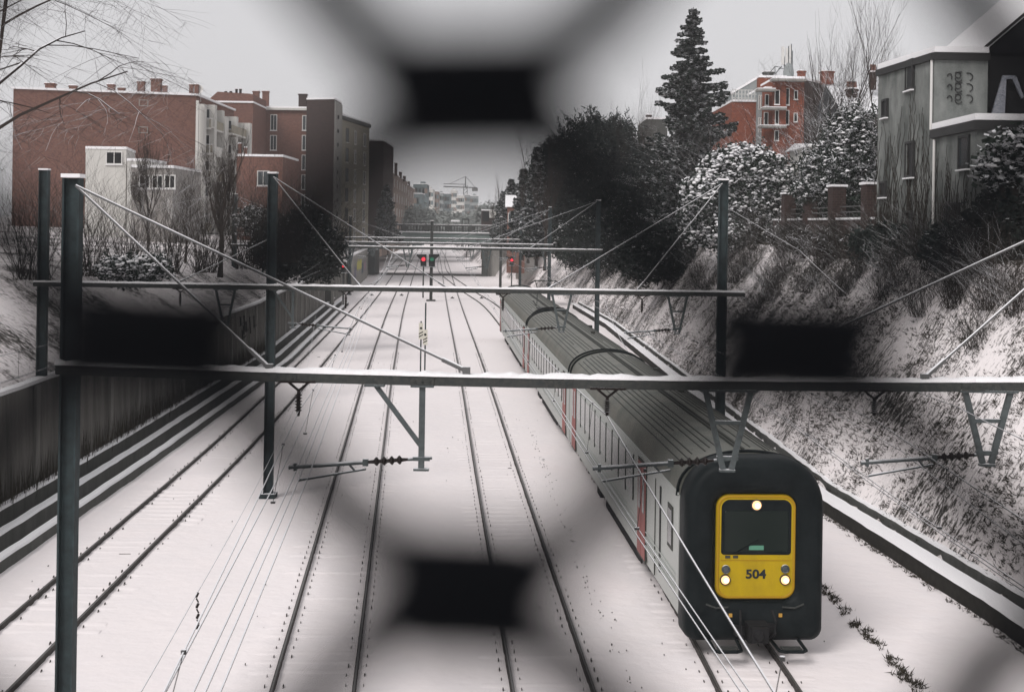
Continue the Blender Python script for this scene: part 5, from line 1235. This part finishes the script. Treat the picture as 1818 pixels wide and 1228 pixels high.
def crown_tree(px, py0, D, label, lobes, seed, n=30000, leaf=.07, m=M_LEAF, name='evergreen_tree', z0=7.0, trunk=True, cat='tree', spiky=0.0, snowlumps=0, pxm=None):
    """lobes: (px, py, half-width px, half-height px, depth fraction) ellipsoids in photo measure at distance D"""
    s = D / FPX; x0 = XX(px, D, py0); root = thing(name, label, cat, (x0, D, z0)); rgn = np.random.default_rng(seed)
    tot = sum(l[2] * l[3] for l in lobes); Cs = []; Ns = []
    for (lx, ly, hw, hh, dy) in lobes:
        k = int(n * hw * hh / tot); d = rnd_unit(rgn, k); rad = 1 - rgn.uniform(0, 1, k) ** 1.8 * .55
        lump = 1 + (.13 + .10 * (spiky > 0)) * np.sin(d[:, 0] * 7 + seed) * np.cos(d[:, 2] * 6 + d[:, 1] * 5) + .11 * np.sin(d[:, 0] * 17 + d[:, 2] * 19 + lx) * np.cos(d[:, 2] * 23 - d[:, 0] * 9) + rgn.normal(0, .035, k)
        c = P(lx, ly, D + dy); C = d * (rad * lump)[:, None] * np.array([hw * s, hw * s * .9, hh * s]) + np.array([c.x - x0, dy, c.z - z0])
        # loose clumps sticking out
        Cs.append(C); Ns.append(d * np.where(rad * lump > .90, 1.0, 0.0)[:, None])
    C = np.concatenate(Cs); N = np.concatenate(Ns); k = len(C); Craw = C
    # gather leaves into clumps
    cl = C[rgn.integers(0, k, max(40, k // 28))]; pick = rgn.integers(0, len(cl), k); mixk = rgn.random(k) < .72
    C = np.where(mixk[:, None], cl[pick] + rgn.normal(0, leaf * 2.3, (k, 3)), C)
    if spiky:
        # loose shoots standing out of the outline
        surf = np.nonzero(np.linalg.norm(N, axis=1) > .5)[0]; q = surf[rgn.integers(0, len(surf), n // 90)]
        sh = []; gd = N[q] * .7 + rgn.normal(0, .25, (len(q), 3)) + [0, 0, .55]; gd /= np.linalg.norm(gd, axis=1, keepdims=True); Ls = rgn.uniform(.2, 1.0, len(q)) * leaf * 11
        for t_ in np.linspace(0, 1, 9): sh.append(Craw[q] + gd * (Ls * t_)[:, None] + rgn.normal(0, leaf * .5 * (1.2 - t_), (len(q), 3)))
        sh = np.concatenate(sh); C = np.concatenate([C, sh]); N = np.concatenate([N, np.zeros_like(sh)]); Craw = np.concatenate([Craw, sh]); k = len(C)
    Cout, Nout = C.copy(), N
    U = rnd_unit(rgn, k); U[:, 2] = U[:, 2] * (.6 if not spiky else 1) + spiky * .9; U /= np.linalg.norm(U, axis=1, keepdims=True)
    Vv = np.cross(U, rnd_unit(rgn, k)); Vv /= np.linalg.norm(Vv, axis=1, keepdims=True); sz = rgn.uniform(.6, 1.3, k)[:, None] * leaf
    V_, F_ = leaves(C, U * sz * (1 if not spiky else 1.7), Vv * sz * (.55 if not spiky else .3)); np_mesh('foliage', V_, F_, m, root)
    if trunk:
        mb = MB(); rnd = random.Random(seed); lz = min(P(l[0], l[1], D).z for l in lobes) - z0
        for l in lobes:
            c = P(l[0], l[1], D + l[4]); mb.path([(rnd.uniform(-.2, .2), 0, -.4), ((c.x - x0) * .4, l[4] * .5, (c.z - z0) * .5), (c.x - x0, l[4], c.z - z0)], [.16, .11, .05], 6)
        mb.build('trunk', M_BARKN, root)
    if snowlumps:
        cand = np.nonzero((np.linalg.norm(Nout, axis=1) > .5) & (Nout[:, 2] > -.45 + .5 * rgn.random(k)))[0]
        mb = MB(); sel = Craw[rgn.choice(cand, min(len(cand), int(n * snowlumps * .055)), replace=False)]
        for q in sel:
            r_ = leaf * rgn.uniform(.7, 1.9); vs = []; nseg = 7
            for ring, (rr2, zz) in enumerate(((1, 0), (.85, .35), (.4, .6))):
                for j in range(nseg):
                    a = 2 * math.pi * (j + .5 * ring) / nseg; q2 = 1 + rgn.uniform(-.25, .25); vs.append((q[0] + math.cos(a) * r_ * rr2 * q2, q[1] + math.sin(a) * r_ * rr2 * q2, q[2] + zz * r_ + leaf * .5 + rgn.uniform(-.15, .15) * r_))
            fs = [(i * nseg + j, i * nseg + (j + 1) % nseg, (i + 1) * nseg + (j + 1) % nseg, (i + 1) * nseg + j) for i in range(2) for j in range(nseg)] + [tuple(range(2 * nseg, 3 * nseg)), tuple(range(nseg - 1, -1, -1))]
            mb.add(vs, fs)
        setp(mb.build('snow_load', M_CAP, root, smooth=True), kind='stuff')
    return root
# right side
spruce(1231, 116, 7.0, 13, 235, 'tall dark spruce with snow on its boughs standing above the right bank', 3, nwh=46, dens=520, cap=3.3)
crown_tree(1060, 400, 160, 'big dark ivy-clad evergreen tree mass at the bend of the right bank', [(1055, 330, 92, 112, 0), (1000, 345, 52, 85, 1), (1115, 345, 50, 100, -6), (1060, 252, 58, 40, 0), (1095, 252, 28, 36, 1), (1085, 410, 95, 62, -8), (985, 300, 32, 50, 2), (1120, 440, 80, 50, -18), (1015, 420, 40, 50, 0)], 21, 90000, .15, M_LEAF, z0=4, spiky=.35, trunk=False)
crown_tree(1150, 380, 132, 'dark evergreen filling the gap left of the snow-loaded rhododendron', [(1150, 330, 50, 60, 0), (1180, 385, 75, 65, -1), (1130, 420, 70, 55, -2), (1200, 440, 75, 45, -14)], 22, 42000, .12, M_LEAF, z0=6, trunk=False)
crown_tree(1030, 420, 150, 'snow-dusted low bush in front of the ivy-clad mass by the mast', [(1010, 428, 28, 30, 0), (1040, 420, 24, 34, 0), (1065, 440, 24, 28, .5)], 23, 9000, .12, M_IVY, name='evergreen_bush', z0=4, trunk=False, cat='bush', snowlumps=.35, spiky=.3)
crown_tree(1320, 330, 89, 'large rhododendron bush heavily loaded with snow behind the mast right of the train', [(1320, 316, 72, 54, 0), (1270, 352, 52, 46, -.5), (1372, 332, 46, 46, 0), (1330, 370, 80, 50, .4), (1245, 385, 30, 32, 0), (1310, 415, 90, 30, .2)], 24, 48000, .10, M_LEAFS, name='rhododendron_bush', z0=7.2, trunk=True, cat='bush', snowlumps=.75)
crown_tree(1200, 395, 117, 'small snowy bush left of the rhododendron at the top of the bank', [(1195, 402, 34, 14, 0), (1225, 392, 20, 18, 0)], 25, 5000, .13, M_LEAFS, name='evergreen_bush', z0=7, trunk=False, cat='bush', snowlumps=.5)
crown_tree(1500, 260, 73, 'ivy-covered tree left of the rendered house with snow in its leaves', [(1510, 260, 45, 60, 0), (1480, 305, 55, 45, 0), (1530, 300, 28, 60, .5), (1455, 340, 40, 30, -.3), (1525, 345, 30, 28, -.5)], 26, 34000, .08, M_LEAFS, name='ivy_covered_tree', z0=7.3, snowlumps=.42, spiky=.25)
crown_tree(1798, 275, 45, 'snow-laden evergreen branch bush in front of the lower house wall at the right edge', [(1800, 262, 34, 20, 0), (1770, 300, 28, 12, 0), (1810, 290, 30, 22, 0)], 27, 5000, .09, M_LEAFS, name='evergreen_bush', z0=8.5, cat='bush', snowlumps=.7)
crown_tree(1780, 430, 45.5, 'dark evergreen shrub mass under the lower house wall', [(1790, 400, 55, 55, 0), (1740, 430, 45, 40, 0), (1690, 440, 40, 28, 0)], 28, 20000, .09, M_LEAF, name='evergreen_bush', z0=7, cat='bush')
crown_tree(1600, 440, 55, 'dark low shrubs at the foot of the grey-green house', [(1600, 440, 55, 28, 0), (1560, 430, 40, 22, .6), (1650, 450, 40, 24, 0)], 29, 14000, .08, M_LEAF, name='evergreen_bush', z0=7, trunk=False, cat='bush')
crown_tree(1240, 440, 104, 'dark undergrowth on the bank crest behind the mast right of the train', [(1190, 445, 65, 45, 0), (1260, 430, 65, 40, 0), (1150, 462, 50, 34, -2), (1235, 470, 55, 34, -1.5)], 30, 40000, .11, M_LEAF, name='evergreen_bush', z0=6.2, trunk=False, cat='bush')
crown_tree(1470, 425, 70, 'brown leafless undergrowth along the foot of the garden wall', [(1400, 422, 40, 20, 7), (1440, 424, 40, 20, 2), (1490, 426, 40, 22, -4), (1545, 430, 36, 24, -9)], 31, 22000, .055, M_TWIGD, name='undergrowth_bush', z0=7, trunk=False, cat='bush', spiky=.8)
bare_tree(1462, 75, 7.4, ZH(1462, 150, 75) - 7.4, 'snowy bare tree with crooked boughs before the orange apartment house', 41, .75, 5, M_BARK, .1, .10, (.25, 0))
bare_tree(1490, 85, 7.6, ZH(1490, 78, 85) - 7.6, 'tall thin bare tree rising above the roofs left of the rendered house', 42, .4, 4, M_BARKN, .3, .10)
bare_tree(1545, 88, 7.6, ZH(1545, 72, 88) - 7.6, 'slender bare tree close to the upper left corner of the rendered house', 43, .35, 4, M_BARKN, .3, .09)
bare_tree(1440, 100, 7.6, ZH(1440, 68, 100) - 7.6, 'single pointed bare sapling in front of the phone masts', 44, .2, 3, M_BARKN, .5, .10, nb=(2, 3))
bare_tree(1262, 105, 7.2, ZH(1262, 190, 105) - 7.2, 'frosted bare tree with long thin boughs below the spruce', 45, .7, 4, M_TWIG, .05, .06)
bare_tree(1205, 120, 7.0, ZH(1205, 225, 120) - 7.0, 'frosted bare tree leaning left over the dark evergreens', 46, .85, 4, M_TWIG, -.05, .055, (-.8, 0))
bare_tree(1140, 148, 6.5, ZH(1140, 190, 148) - 6.5, 'small bare tree before the dark grey gable end', 47, .4, 4, M_BARKN, .3, .08)
bare_tree(1345, 96, 7.3, ZH(1345, 215, 96) - 7.3, 'bare tree in front of the orange brick wall', 48, .7, 4, M_TWIG, .05, .08)
# far right trees before the houses
for i, (px, D, yt, w, lab) in enumerate(((955, 150, 262, 34, 'dark conifer at the left edge of the ivy-clad mass'), (930, 175, 300, 34, 'misty conifer left of the dark conifer'), (908, 200, 318, 30, 'pale misty conifer above the small snowy gable'), (893, 230, 340, 26, 'faint low conifer beyond the bridge end'))):
    spruce(px, D, 4.5, yt, w * 1.5, lab, 50 + i, 'conifer_tree', nwh=34, dens=300, ls=1.9)
for i, (px, D, yt, lab) in enumerate(((938, 165, 285, 'bare tree with upright twigs beside the dark conifer'), (968, 140, 280, 'bare tree against the upper left of the ivy-clad mass'), (880, 245, 345, 'faint bare tree behind the small flat-roofed buildings'), (950, 185, 340, 'bare tree behind the pale concrete building'))):
    bare_tree(px, D, 4.5, ZH(px, yt, D) - 4.5, lab, 60 + i, .35, 4, M_BARKN, .3, .16)
# left side
spruce(686, 213, 5, 328, 44, 'small dark spruce at the foot of the dark end wall beyond the beige block', 71, 'spruce_tree', nwh=34, dens=300, ls=1.8)
bare_tree(262, 72, 6.6, ZH(262, 300, 72) - 6.6, 'thin bare tree in front of the weathered outbuilding', 72, .35, 5, M_BARKN, .3, .09)
bare_tree(392, 66, 6.4, ZH(392, 290, 66) - 6.4, 'larger bare tree with a thick dark trunk left of the middle of the brick blocks', 73, .45, 5, M_BARKN, .3, .13)
bare_tree(330, 80, 6.6, ZH(330, 320, 80) - 6.6, 'small bare tree between the two larger ones on the left', 74, .5, 4, M_TWIG, .2, .07)
bare_tree(-60, 48, 6.5, ZH(60, -330, 48) - 6.5, 'big bare tree at the left edge with twigs hanging into the sky', 77, .8, 5, M_BARKN, -.02, .13, (.9, 0), .18)
bare_tree(480, 100, 5.5, ZH(480, 360, 100) - 5.5, 'bare tree with drooping twigs right behind the tall left mast', 76, .8, 4, M_BARKN, .0, .08)
for i, (px, py, D, h, w, lab) in enumerate(((225, 500, 62, 3.0, 2.2, 'snowy bush cluster above the left wall at far left'), (300, 498, 64, 3.2, 2.2, 'tangled shrub above the wall between the two left bare trees'), (365, 496, 66, 3.6, 2.2, 'tangled shrub under the thick-trunked bare tree'),
        (440, 492, 72, 4.0, 2.5, 'dense shrub left of the tall left mast'), (505, 488, 84, 4.5, 3.0, 'dense shrub just right of the tall left mast'), (548, 484, 100, 5.5, 3.2, 'tall dense shrub at the foot of the dark stair tower'), (590, 470, 125, 4.5, 3.0, 'hedge-like shrub above the wall near the left signal'), (150, 505, 60, 3.5, 2.4, 'bush at the left edge above the wall'), (60, 520, 56, 3.5, 2.6, 'leftmost bush above the wall'))):
    bare_shrub(px, py, D, h, w, lab, 80 + i, 70, M_TWIG if i < 3 else M_TWIGD, z0=6.3 if D < 90 else 5.2)
crown_tree(500, 440, 92, 'dark evergreen mass behind the tall left mast', [(500, 440, 45, 50, 0), (545, 430, 45, 60, 1), (575, 450, 30, 45, 2)], 90, 22000, .12, M_LEAF, z0=5)
crown_tree(228, 478, 60, 'snow-covered bush above the wall at the far left', [(215, 480, 40, 22, 0), (265, 478, 34, 22, 0)], 91, 6000, .07, M_LEAFS, name='evergreen_bush', z0=6.2, trunk=False, cat='bush', snowlumps=.6)
crown_tree(455, 395, 95, 'snow-dusted bush between the two left masts', [(452, 392, 28, 20, 0), (470, 405, 22, 20, 0)], 92, 4000, .1, M_LEAFS, name='evergreen_bush', z0=6, trunk=True, cat='bush', snowlumps=.5)
# shrubs on the right bank
def bank_z(x, y): return terr_right(x - interp(XF, y), y)
def shrub_on_bank(x, y, h, w, lab, seed, n, m=M_TWIG, lean=(-.25, 0)):
    root = thing('bare_shrub', lab, 'shrub', (x, y, bank_z(x, y) - .05), group='leafless shrubs on the right bank'); rnd = random.Random(seed); mb = MB()
    for k in range(n):
        a = rnd.uniform(0, 2 * math.pi); e = rnd.uniform(.1, 1); d = Vector((math.cos(a) * e * w / h + lean[0], math.sin(a) * e * w / h + lean[1], 1.0))
        grow(mb, Vector((rnd.uniform(-.3, .3) * w, rnd.uniform(-.3, .3) * w, -.1)), d, h * rnd.uniform(.55, 1.0), .009, rnd, 2, .4, .05, 4, .05, (1, 3), 3)
    mb.build('stems', m, root)
for i, (px, py, D, h, w, n, lab) in enumerate(((1330, 470, 62, 1.5, 1.3, 50, 'twiggy shrub on the bank right behind the mast beside the train'), (1400, 478, 58, 1.5, 1.4, 55, 'twiggy shrub on the bank crest below the garden wall'),
        (1460, 480, 55, 1.7, 1.4, 60, 'spreading shrub on the bank crest in front of the garden wall'), (1530, 490, 52, 1.6, 1.5, 60, 'twiggy shrub below the left corner of the grey-green house'), (1600, 505, 48, 1.5, 1.4, 50, 'dark twiggy shrub below the grey-green house'),
        (1640, 560, 42, 1.5, 1.3, 50, 'arching bramble on the bank between the two right stay rods'), (1700, 545, 41, 1.6, 1.2, 60, 'dense upright stems on the bank near the right edge'), (1765, 545, 39, 1.7, 1.2, 60, 'upright stems at the right edge of the bank'),
        (1810, 560, 37, 1.6, 1.2, 50, 'rightmost cluster of upright stems on the bank'), (1740, 620, 36, 1.2, 1.3, 40, 'low arching bramble above the near beam at right'), (1380, 530, 55, 1.2, 1.4, 40, 'low twiggy growth on the middle of the bank'), (1480, 545, 50, 1.2, 1.4, 40, 'low bramble on the bank left of the rightmost stay rod'),
        (1120, 500, 84, 1.6, 1.6, 40, 'twiggy shrub on the far bank above the train roof'), (1180, 500, 76, 1.6, 1.5, 40, 'twiggy shrub on the bank left of the mast beside the train'), (1240, 490, 70, 1.6, 1.5, 45, 'twiggy dark shrub on the bank close to the mast beside the train'), (1345, 440, 60, 1.9, 1.6, 70, 'dark thicket at the foot of the garden wall, nearest the mast'), (1425, 448, 57, 1.9, 1.6, 70, 'dark thicket in the middle of the garden wall foot'), (1500, 452, 54.5, 2.0, 1.6, 70, 'dark thicket under the garden wall pillar beside the house'), (1575, 460, 50.5, 1.9, 1.6, 70, 'dark thicket at the left corner foot of the grey-green house'), (1660, 475, 46.5, 1.8, 1.5, 70, 'dark thicket below the house drainpipe'), (1750, 485, 43, 1.8, 1.5, 70, 'dark thicket below the lower house wall at right'),
        (1310, 500, 60, 1.5, 1.8, 80, 'dense dark brush on the upper bank touching the mast beside the train'), (1375, 508, 60, 1.4, 1.8, 80, 'dense dark brush above the big fence knot, left part'), (1440, 515, 60, 1.4, 1.8, 80, 'dense dark brush above the middle of the big fence knot'), (1505, 522, 60, 1.4, 1.8, 80, 'dense dark brush above the right end of the big fence knot'), (1575, 530, 60, 1.4, 1.7, 70, 'dense dark brush where the upper right stay rod crosses the bank'),
        (1350, 545, 60, 1.2, 1.6, 60, 'low dark brush behind the left end of the big fence knot'), (1255, 520, 60, 1.3, 1.7, 70, 'low dark brush on the bank just left of the mast beside the train'), (1200, 470, 60, 1.8, 2.0, 80, 'dark brush at the bank top under the small snowy bush'))):
    for D_ in np.arange(24, 190, .25):
        q = P(px, py, D_)
        if q.z <= bank_z(q.x, D_): break
    x, D0_, D = q.x, D, float(D_); h, w = h * (D / D0_) ** .6, w * (D / D0_) ** .6
    shrub_on_bank(x, D, h, w, lab, 100 + i, int(n * 1.5), M_TWIG if i % 3 and i < 15 else M_TWIGD)
for i, (x, y, h, lab) in enumerate(((9.9, 27.0, .9, 'small weedy sapling low on the bank above the trough'), (11.6, 31, 1.1, 'weedy sapling on the lower bank near the right edge'), (13.2, 36, .9, 'small sapling in the middle of the near bank'))):
    shrub_on_bank(x + 2, y, h, .5, lab, 130 + i, 9, M_TWIGD, (0, 0))
# dead grass tufts over the bank: nobody could count them
rgn = np.random.default_rng(4); n = 95000
yy = 20 + 150 * rgn.random(n) ** 1.7; t = rgn.random(n) ** 1.1 * 6.2

def vnoise(a, b_, sd):
    g = np.random.default_rng(sd).normal(size=(257, 257)); i = np.floor(a).astype(int) % 256; j = np.floor(b_).astype(int) % 256; fa, fb = a - np.floor(a), b_ - np.floor(b_)
    return (g[i, j] * (1 - fa) + g[i + 1, j] * fa) * (1 - fb) + (g[i, j + 1] * (1 - fa) + g[i + 1, j + 1] * fa) * fb
dens = vnoise(yy * .45, t * .7, 1) + vnoise(yy * 1.3, t * 1.6, 2) + .7 * vnoise(yy * 3.1, t * 3.3, 3); keep = (dens + .12 * (t - 2.5) + rgn.normal(0, .7, n)) > .1; yy, t = yy[keep], t[keep]; n = len(yy)
xf = np.interp(yy, [a[0] for a in XF], [a[1] for a in XF]); zz = np.array([terr_right(a, b_) for a, b_ in zip(t, yy)])
Cb = np.stack([xf + t, yy, zz], 1); nbld = 5
C = np.repeat(Cb, nbld, 0) + rgn.normal(0, .04, (n * nbld, 3)) * [1, 1, .2]; k = len(C)
d = np.stack([-.55 + rgn.normal(0, .5, k), rgn.normal(-.15, .5, k), np.abs(rgn.normal(.55, .3, k))], 1); d /= np.linalg.norm(d, axis=1, keepdims=True)
ln = rgn.uniform(.05, .17, k)[:, None]; w = np.cross(d, rnd_unit(rgn, k)); w = w / np.linalg.norm(w, axis=1, keepdims=True) * .011
V_ = np.empty((k, 3, 3)); V_[:, 0] = C - w; V_[:, 1] = C + w; V_[:, 2] = C + d * ln
o = np_mesh('dead_grass', V_.reshape(-1, 3), np.arange(3 * k).reshape(k, 3), M_GRASS); setp(o, 'dead grass and weeds poking through the snow of the right bank', 'grass', kind='stuff')
# lower fringe of dry stalks at the trough, and the broken edge of ballast right of the train
n = 5200; yy = 18 + 70 * rgn.random(n) ** 1.4; t = rgn.normal(.75, .28, n); t[:n // 6] = rgn.normal(-.72, .07, n // 6); t[n // 2:] = -1.0
xf = np.interp(yy, [a[0] for a in XF], [a[1] for a in XF]); x = xf + t; z = np.where(t > 0, np.array([terr_right(a, b_) for a, b_ in zip(t, yy)]), -.1)
m2 = np.arange(n) >= n // 2
line = np.interp(yy, [18, 24, 30, 40, 60, 100], [7.9, 7.85, 7.75, 7.5, 6.9, 5.8]); x = np.where(m2, line + rgn.normal(0, .07, n) + .06 * np.sin(yy * 7), x)
keep = (~m2) | ((np.sin(yy * 2.1) + np.sin(yy * 5.3) + rgn.normal(0, .5, n) > -.6)); x, yy, z = x[keep], yy[keep], z[keep]; n = len(x)
C = np.repeat(np.stack([x, yy, z], 1), 4, 0) + rgn.normal(0, .03, (n * 4, 3)) * [1, 1, .1]; k = len(C)
d = rgn.normal(0, .5, (k, 3)); d[:, 2] = np.abs(rgn.normal(.6, .3, k)); d /= np.linalg.norm(d, axis=1, keepdims=True); ln = rgn.uniform(.06, .17, k)[:, None]
w = np.cross(d, rnd_unit(rgn, k)); w = w / np.linalg.norm(w, axis=1, keepdims=True) * .012
V_ = np.empty((k, 3, 3)); V_[:, 0] = C - w; V_[:, 1] = C + w; V_[:, 2] = C + d * ln
o = np_mesh('dry_stalks', V_.reshape(-1, 3), np.arange(3 * k).reshape(k, 3), M_GRASS); setp(o, 'dry stalks along the right trough and the ballast edge', 'grass', kind='stuff')
# small debris and weeds showing through the track snow
n = 1500; px_ = rgn.uniform(-13, 8.5, n); yy = 20 + 130 * rgn.random(n) ** 1.5; keep = (np.sin(px_ * 2.2) + np.sin(yy * .4 + px_) + rgn.normal(0, .6, n)) > 1.0; px_, yy = px_[keep], yy[keep]; n = len(px_)
extra = 130; ye = 20 + 40 * rgn.random(extra); xe_ = np.interp(ye, [20, 26, 36, 60], [2.6, 2.45, 1.9, .9]) + rgn.normal(0, .10, extra)
px_ = np.concatenate([px_, xe_]); yy = np.concatenate([yy, ye]); n = len(px_)
C = np.stack([px_, yy, np.full(n, -.075)], 1); U = np.stack([rgn.uniform(.004, .016, n), rgn.uniform(-.015, .015, n), np.zeros(n)], 1); Vv = np.stack([np.zeros(n), rgn.uniform(.006, .02, n), rgn.uniform(.006, .018, n)], 1)
V_, F_ = leaves(C, U, Vv); o = np_mesh('ballast_debris', V_, F_, M_RAIL); setp(o, 'bits of stone and weed showing through the snow between the tracks', 'debris', kind='stuff')
# reeds in front of the left wall
n = 5000; yy = 30 + 60 * rgn.random(n); x = np.interp(yy, [a[0] for a in XL], [a[1] for a in XL]) + rgn.uniform(.1, .5, n)
C = np.stack([x, yy, np.full(n, .0)], 1); d = np.stack([rgn.normal(0, .08, n), rgn.normal(0, .1, n), np.ones(n)], 1); ln = rgn.uniform(.5, 1.7, n)[:, None]; w = np.stack([rgn.normal(0, .012, n), rgn.normal(0, .012, n), np.zeros(n)], 1)
V_ = np.empty((n, 3, 3)); V_[:, 0] = C - w; V_[:, 1] = C + w; V_[:, 2] = C + d * ln
o = np_mesh('dry_reeds', V_.reshape(-1, 3), np.arange(3 * n).reshape(n, 3), M_GRASS); setp(o, 'dry upright stalks in front of the left retaining wall', 'grass', kind='stuff')
# distant hazy wood
def far_wood(name, label, lobes, D, n, leaf, seed):
    crown_tree(lobes[0][0], lobes[0][1], D, label, lobes, seed, n, leaf, mat('haze_paled_twigs', (.20, .215, .205), .9), name=name, z0=0, trunk=False, cat='wood')  # twig colour paled to stand in for distance haze
    o = [q for q in SC.objects if q.name.startswith(name) and q.parent is None][-1]; o['kind'] = 'stuff'
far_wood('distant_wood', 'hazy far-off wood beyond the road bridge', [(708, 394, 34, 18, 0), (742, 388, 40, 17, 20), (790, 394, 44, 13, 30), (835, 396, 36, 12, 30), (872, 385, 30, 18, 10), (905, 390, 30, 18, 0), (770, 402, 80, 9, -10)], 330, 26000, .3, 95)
# signal frame beyond the bridge
q = P(826, 400, 262); root = thing('sign_gantry', 'small square metal frame standing beyond the bridge railing', 'gantry', (q.x, 262, 4))
mb = MB(); 
for px in (820, 832): mb.tube((XX(px, 262), 262, 4), (XX(px, 262), 262, ZH(px, 389, 262)), .12, n=6)
mb.tube((XX(820, 262), 262, ZH(820, 389, 262)), (XX(832, 262), 262, ZH(832, 389, 262)), .14, n=6); child(mb, 'frame', M_STEEL, root)
mb = MB(); mb.box((XX(808, 262), 262, ZH(808, 392, 262)), (1.6, 1.5, .3)); child(mb, 'snowy_roof', M_CAP, root)

# ------------------------------------------------------------------ chain-link fence in front of the lens
FD = .155; s = FD / FPX
PX, PZ = 577 * s, 440 * s      # half pitches
k0 = P(838, 172, FD)           # one knot
M_FENCE = mat('fence_wire', (.003, .0035, .0045), .7, spec=.05)
fence = thing('chain_link_fence', 'out-of-focus dark chain-link fence right in front of the viewer', 'fence', (k0.x, FD, 7.2))
WR = .0038; HK = .0088
nx_, nz_ = 20, 17
mb = MB()
for i in range(-nx_, nx_ + 1):
    # zigzag spiral i hooks its neighbours at the knots
    pts = []; xc = k0.x + (i + .5) * 2 * PX / 2 * 1.0
    for j in range(-nz_ * 2, nz_ * 2 + 1):
        right = (i + j) % 2 == 1
        x = xc + (PX / 2 if right else -PX / 2); z = k0.z + j * PZ
        sg = 1 if right else -1
        yb = FD + (WR if right else -WR) * .9
        for dx, dz in ((-HK * 1.25, -WR * 1.5), (-HK * .8, -WR * 1.0), (HK * .7, -WR * .9), (HK, 0), (HK * .7, WR * .9), (-HK * .8, WR * 1.0), (-HK * 1.25, WR * 1.5)): pts.append((x + sg * dx, yb, z + dz))
    mb.path(pts, WR, 6)
child(mb, 'wire_mesh', M_FENCE, fence, smooth=True)
zt_ = k0.z + nz_ * 2 * PZ; zb_ = k0.z - nz_ * 2 * PZ; xr = (nx_ + 1) * PX
for sg in (-1, 1):
    mb = MB(); mb.tube((k0.x + sg * xr, FD + .03, zb_), (k0.x + sg * xr, FD + .03, zt_ + .1), .024, n=12); child(mb, 'post', M_GALV, fence)
mb = MB(); mb.tube((k0.x - xr, FD + .01, zt_), (k0.x + xr, FD + .01, zt_), .006, n=8); mb.tube((k0.x - xr, FD + .01, zb_), (k0.x + xr, FD + .01, zb_), .006, n=8); child(mb, 'tension_wire', M_GALV, fence)

# ------------------------------------------------------------------ winter haze
mh = bpy.data.materials.new('haze'); mh.use_nodes = True; nt = mh.node_tree; nt.nodes.clear()
o_ = nd(nt, 'ShaderNodeOutputMaterial'); v_ = nd(nt, 'ShaderNodeVolumePrincipled'); nt.links.new(v_.outputs[0], o_.inputs['Volume'])
v_.inputs['Color'].default_value = (.93, .945, .95, 1); v_.inputs['Density'].default_value = .00035
mb = MB(); mb.box((0, 420, 25), (1900, 1160, 55)); hz = mb.build('haze', mh); setp(hz, 'pale winter haze over the cutting', 'haze', kind='stuff')
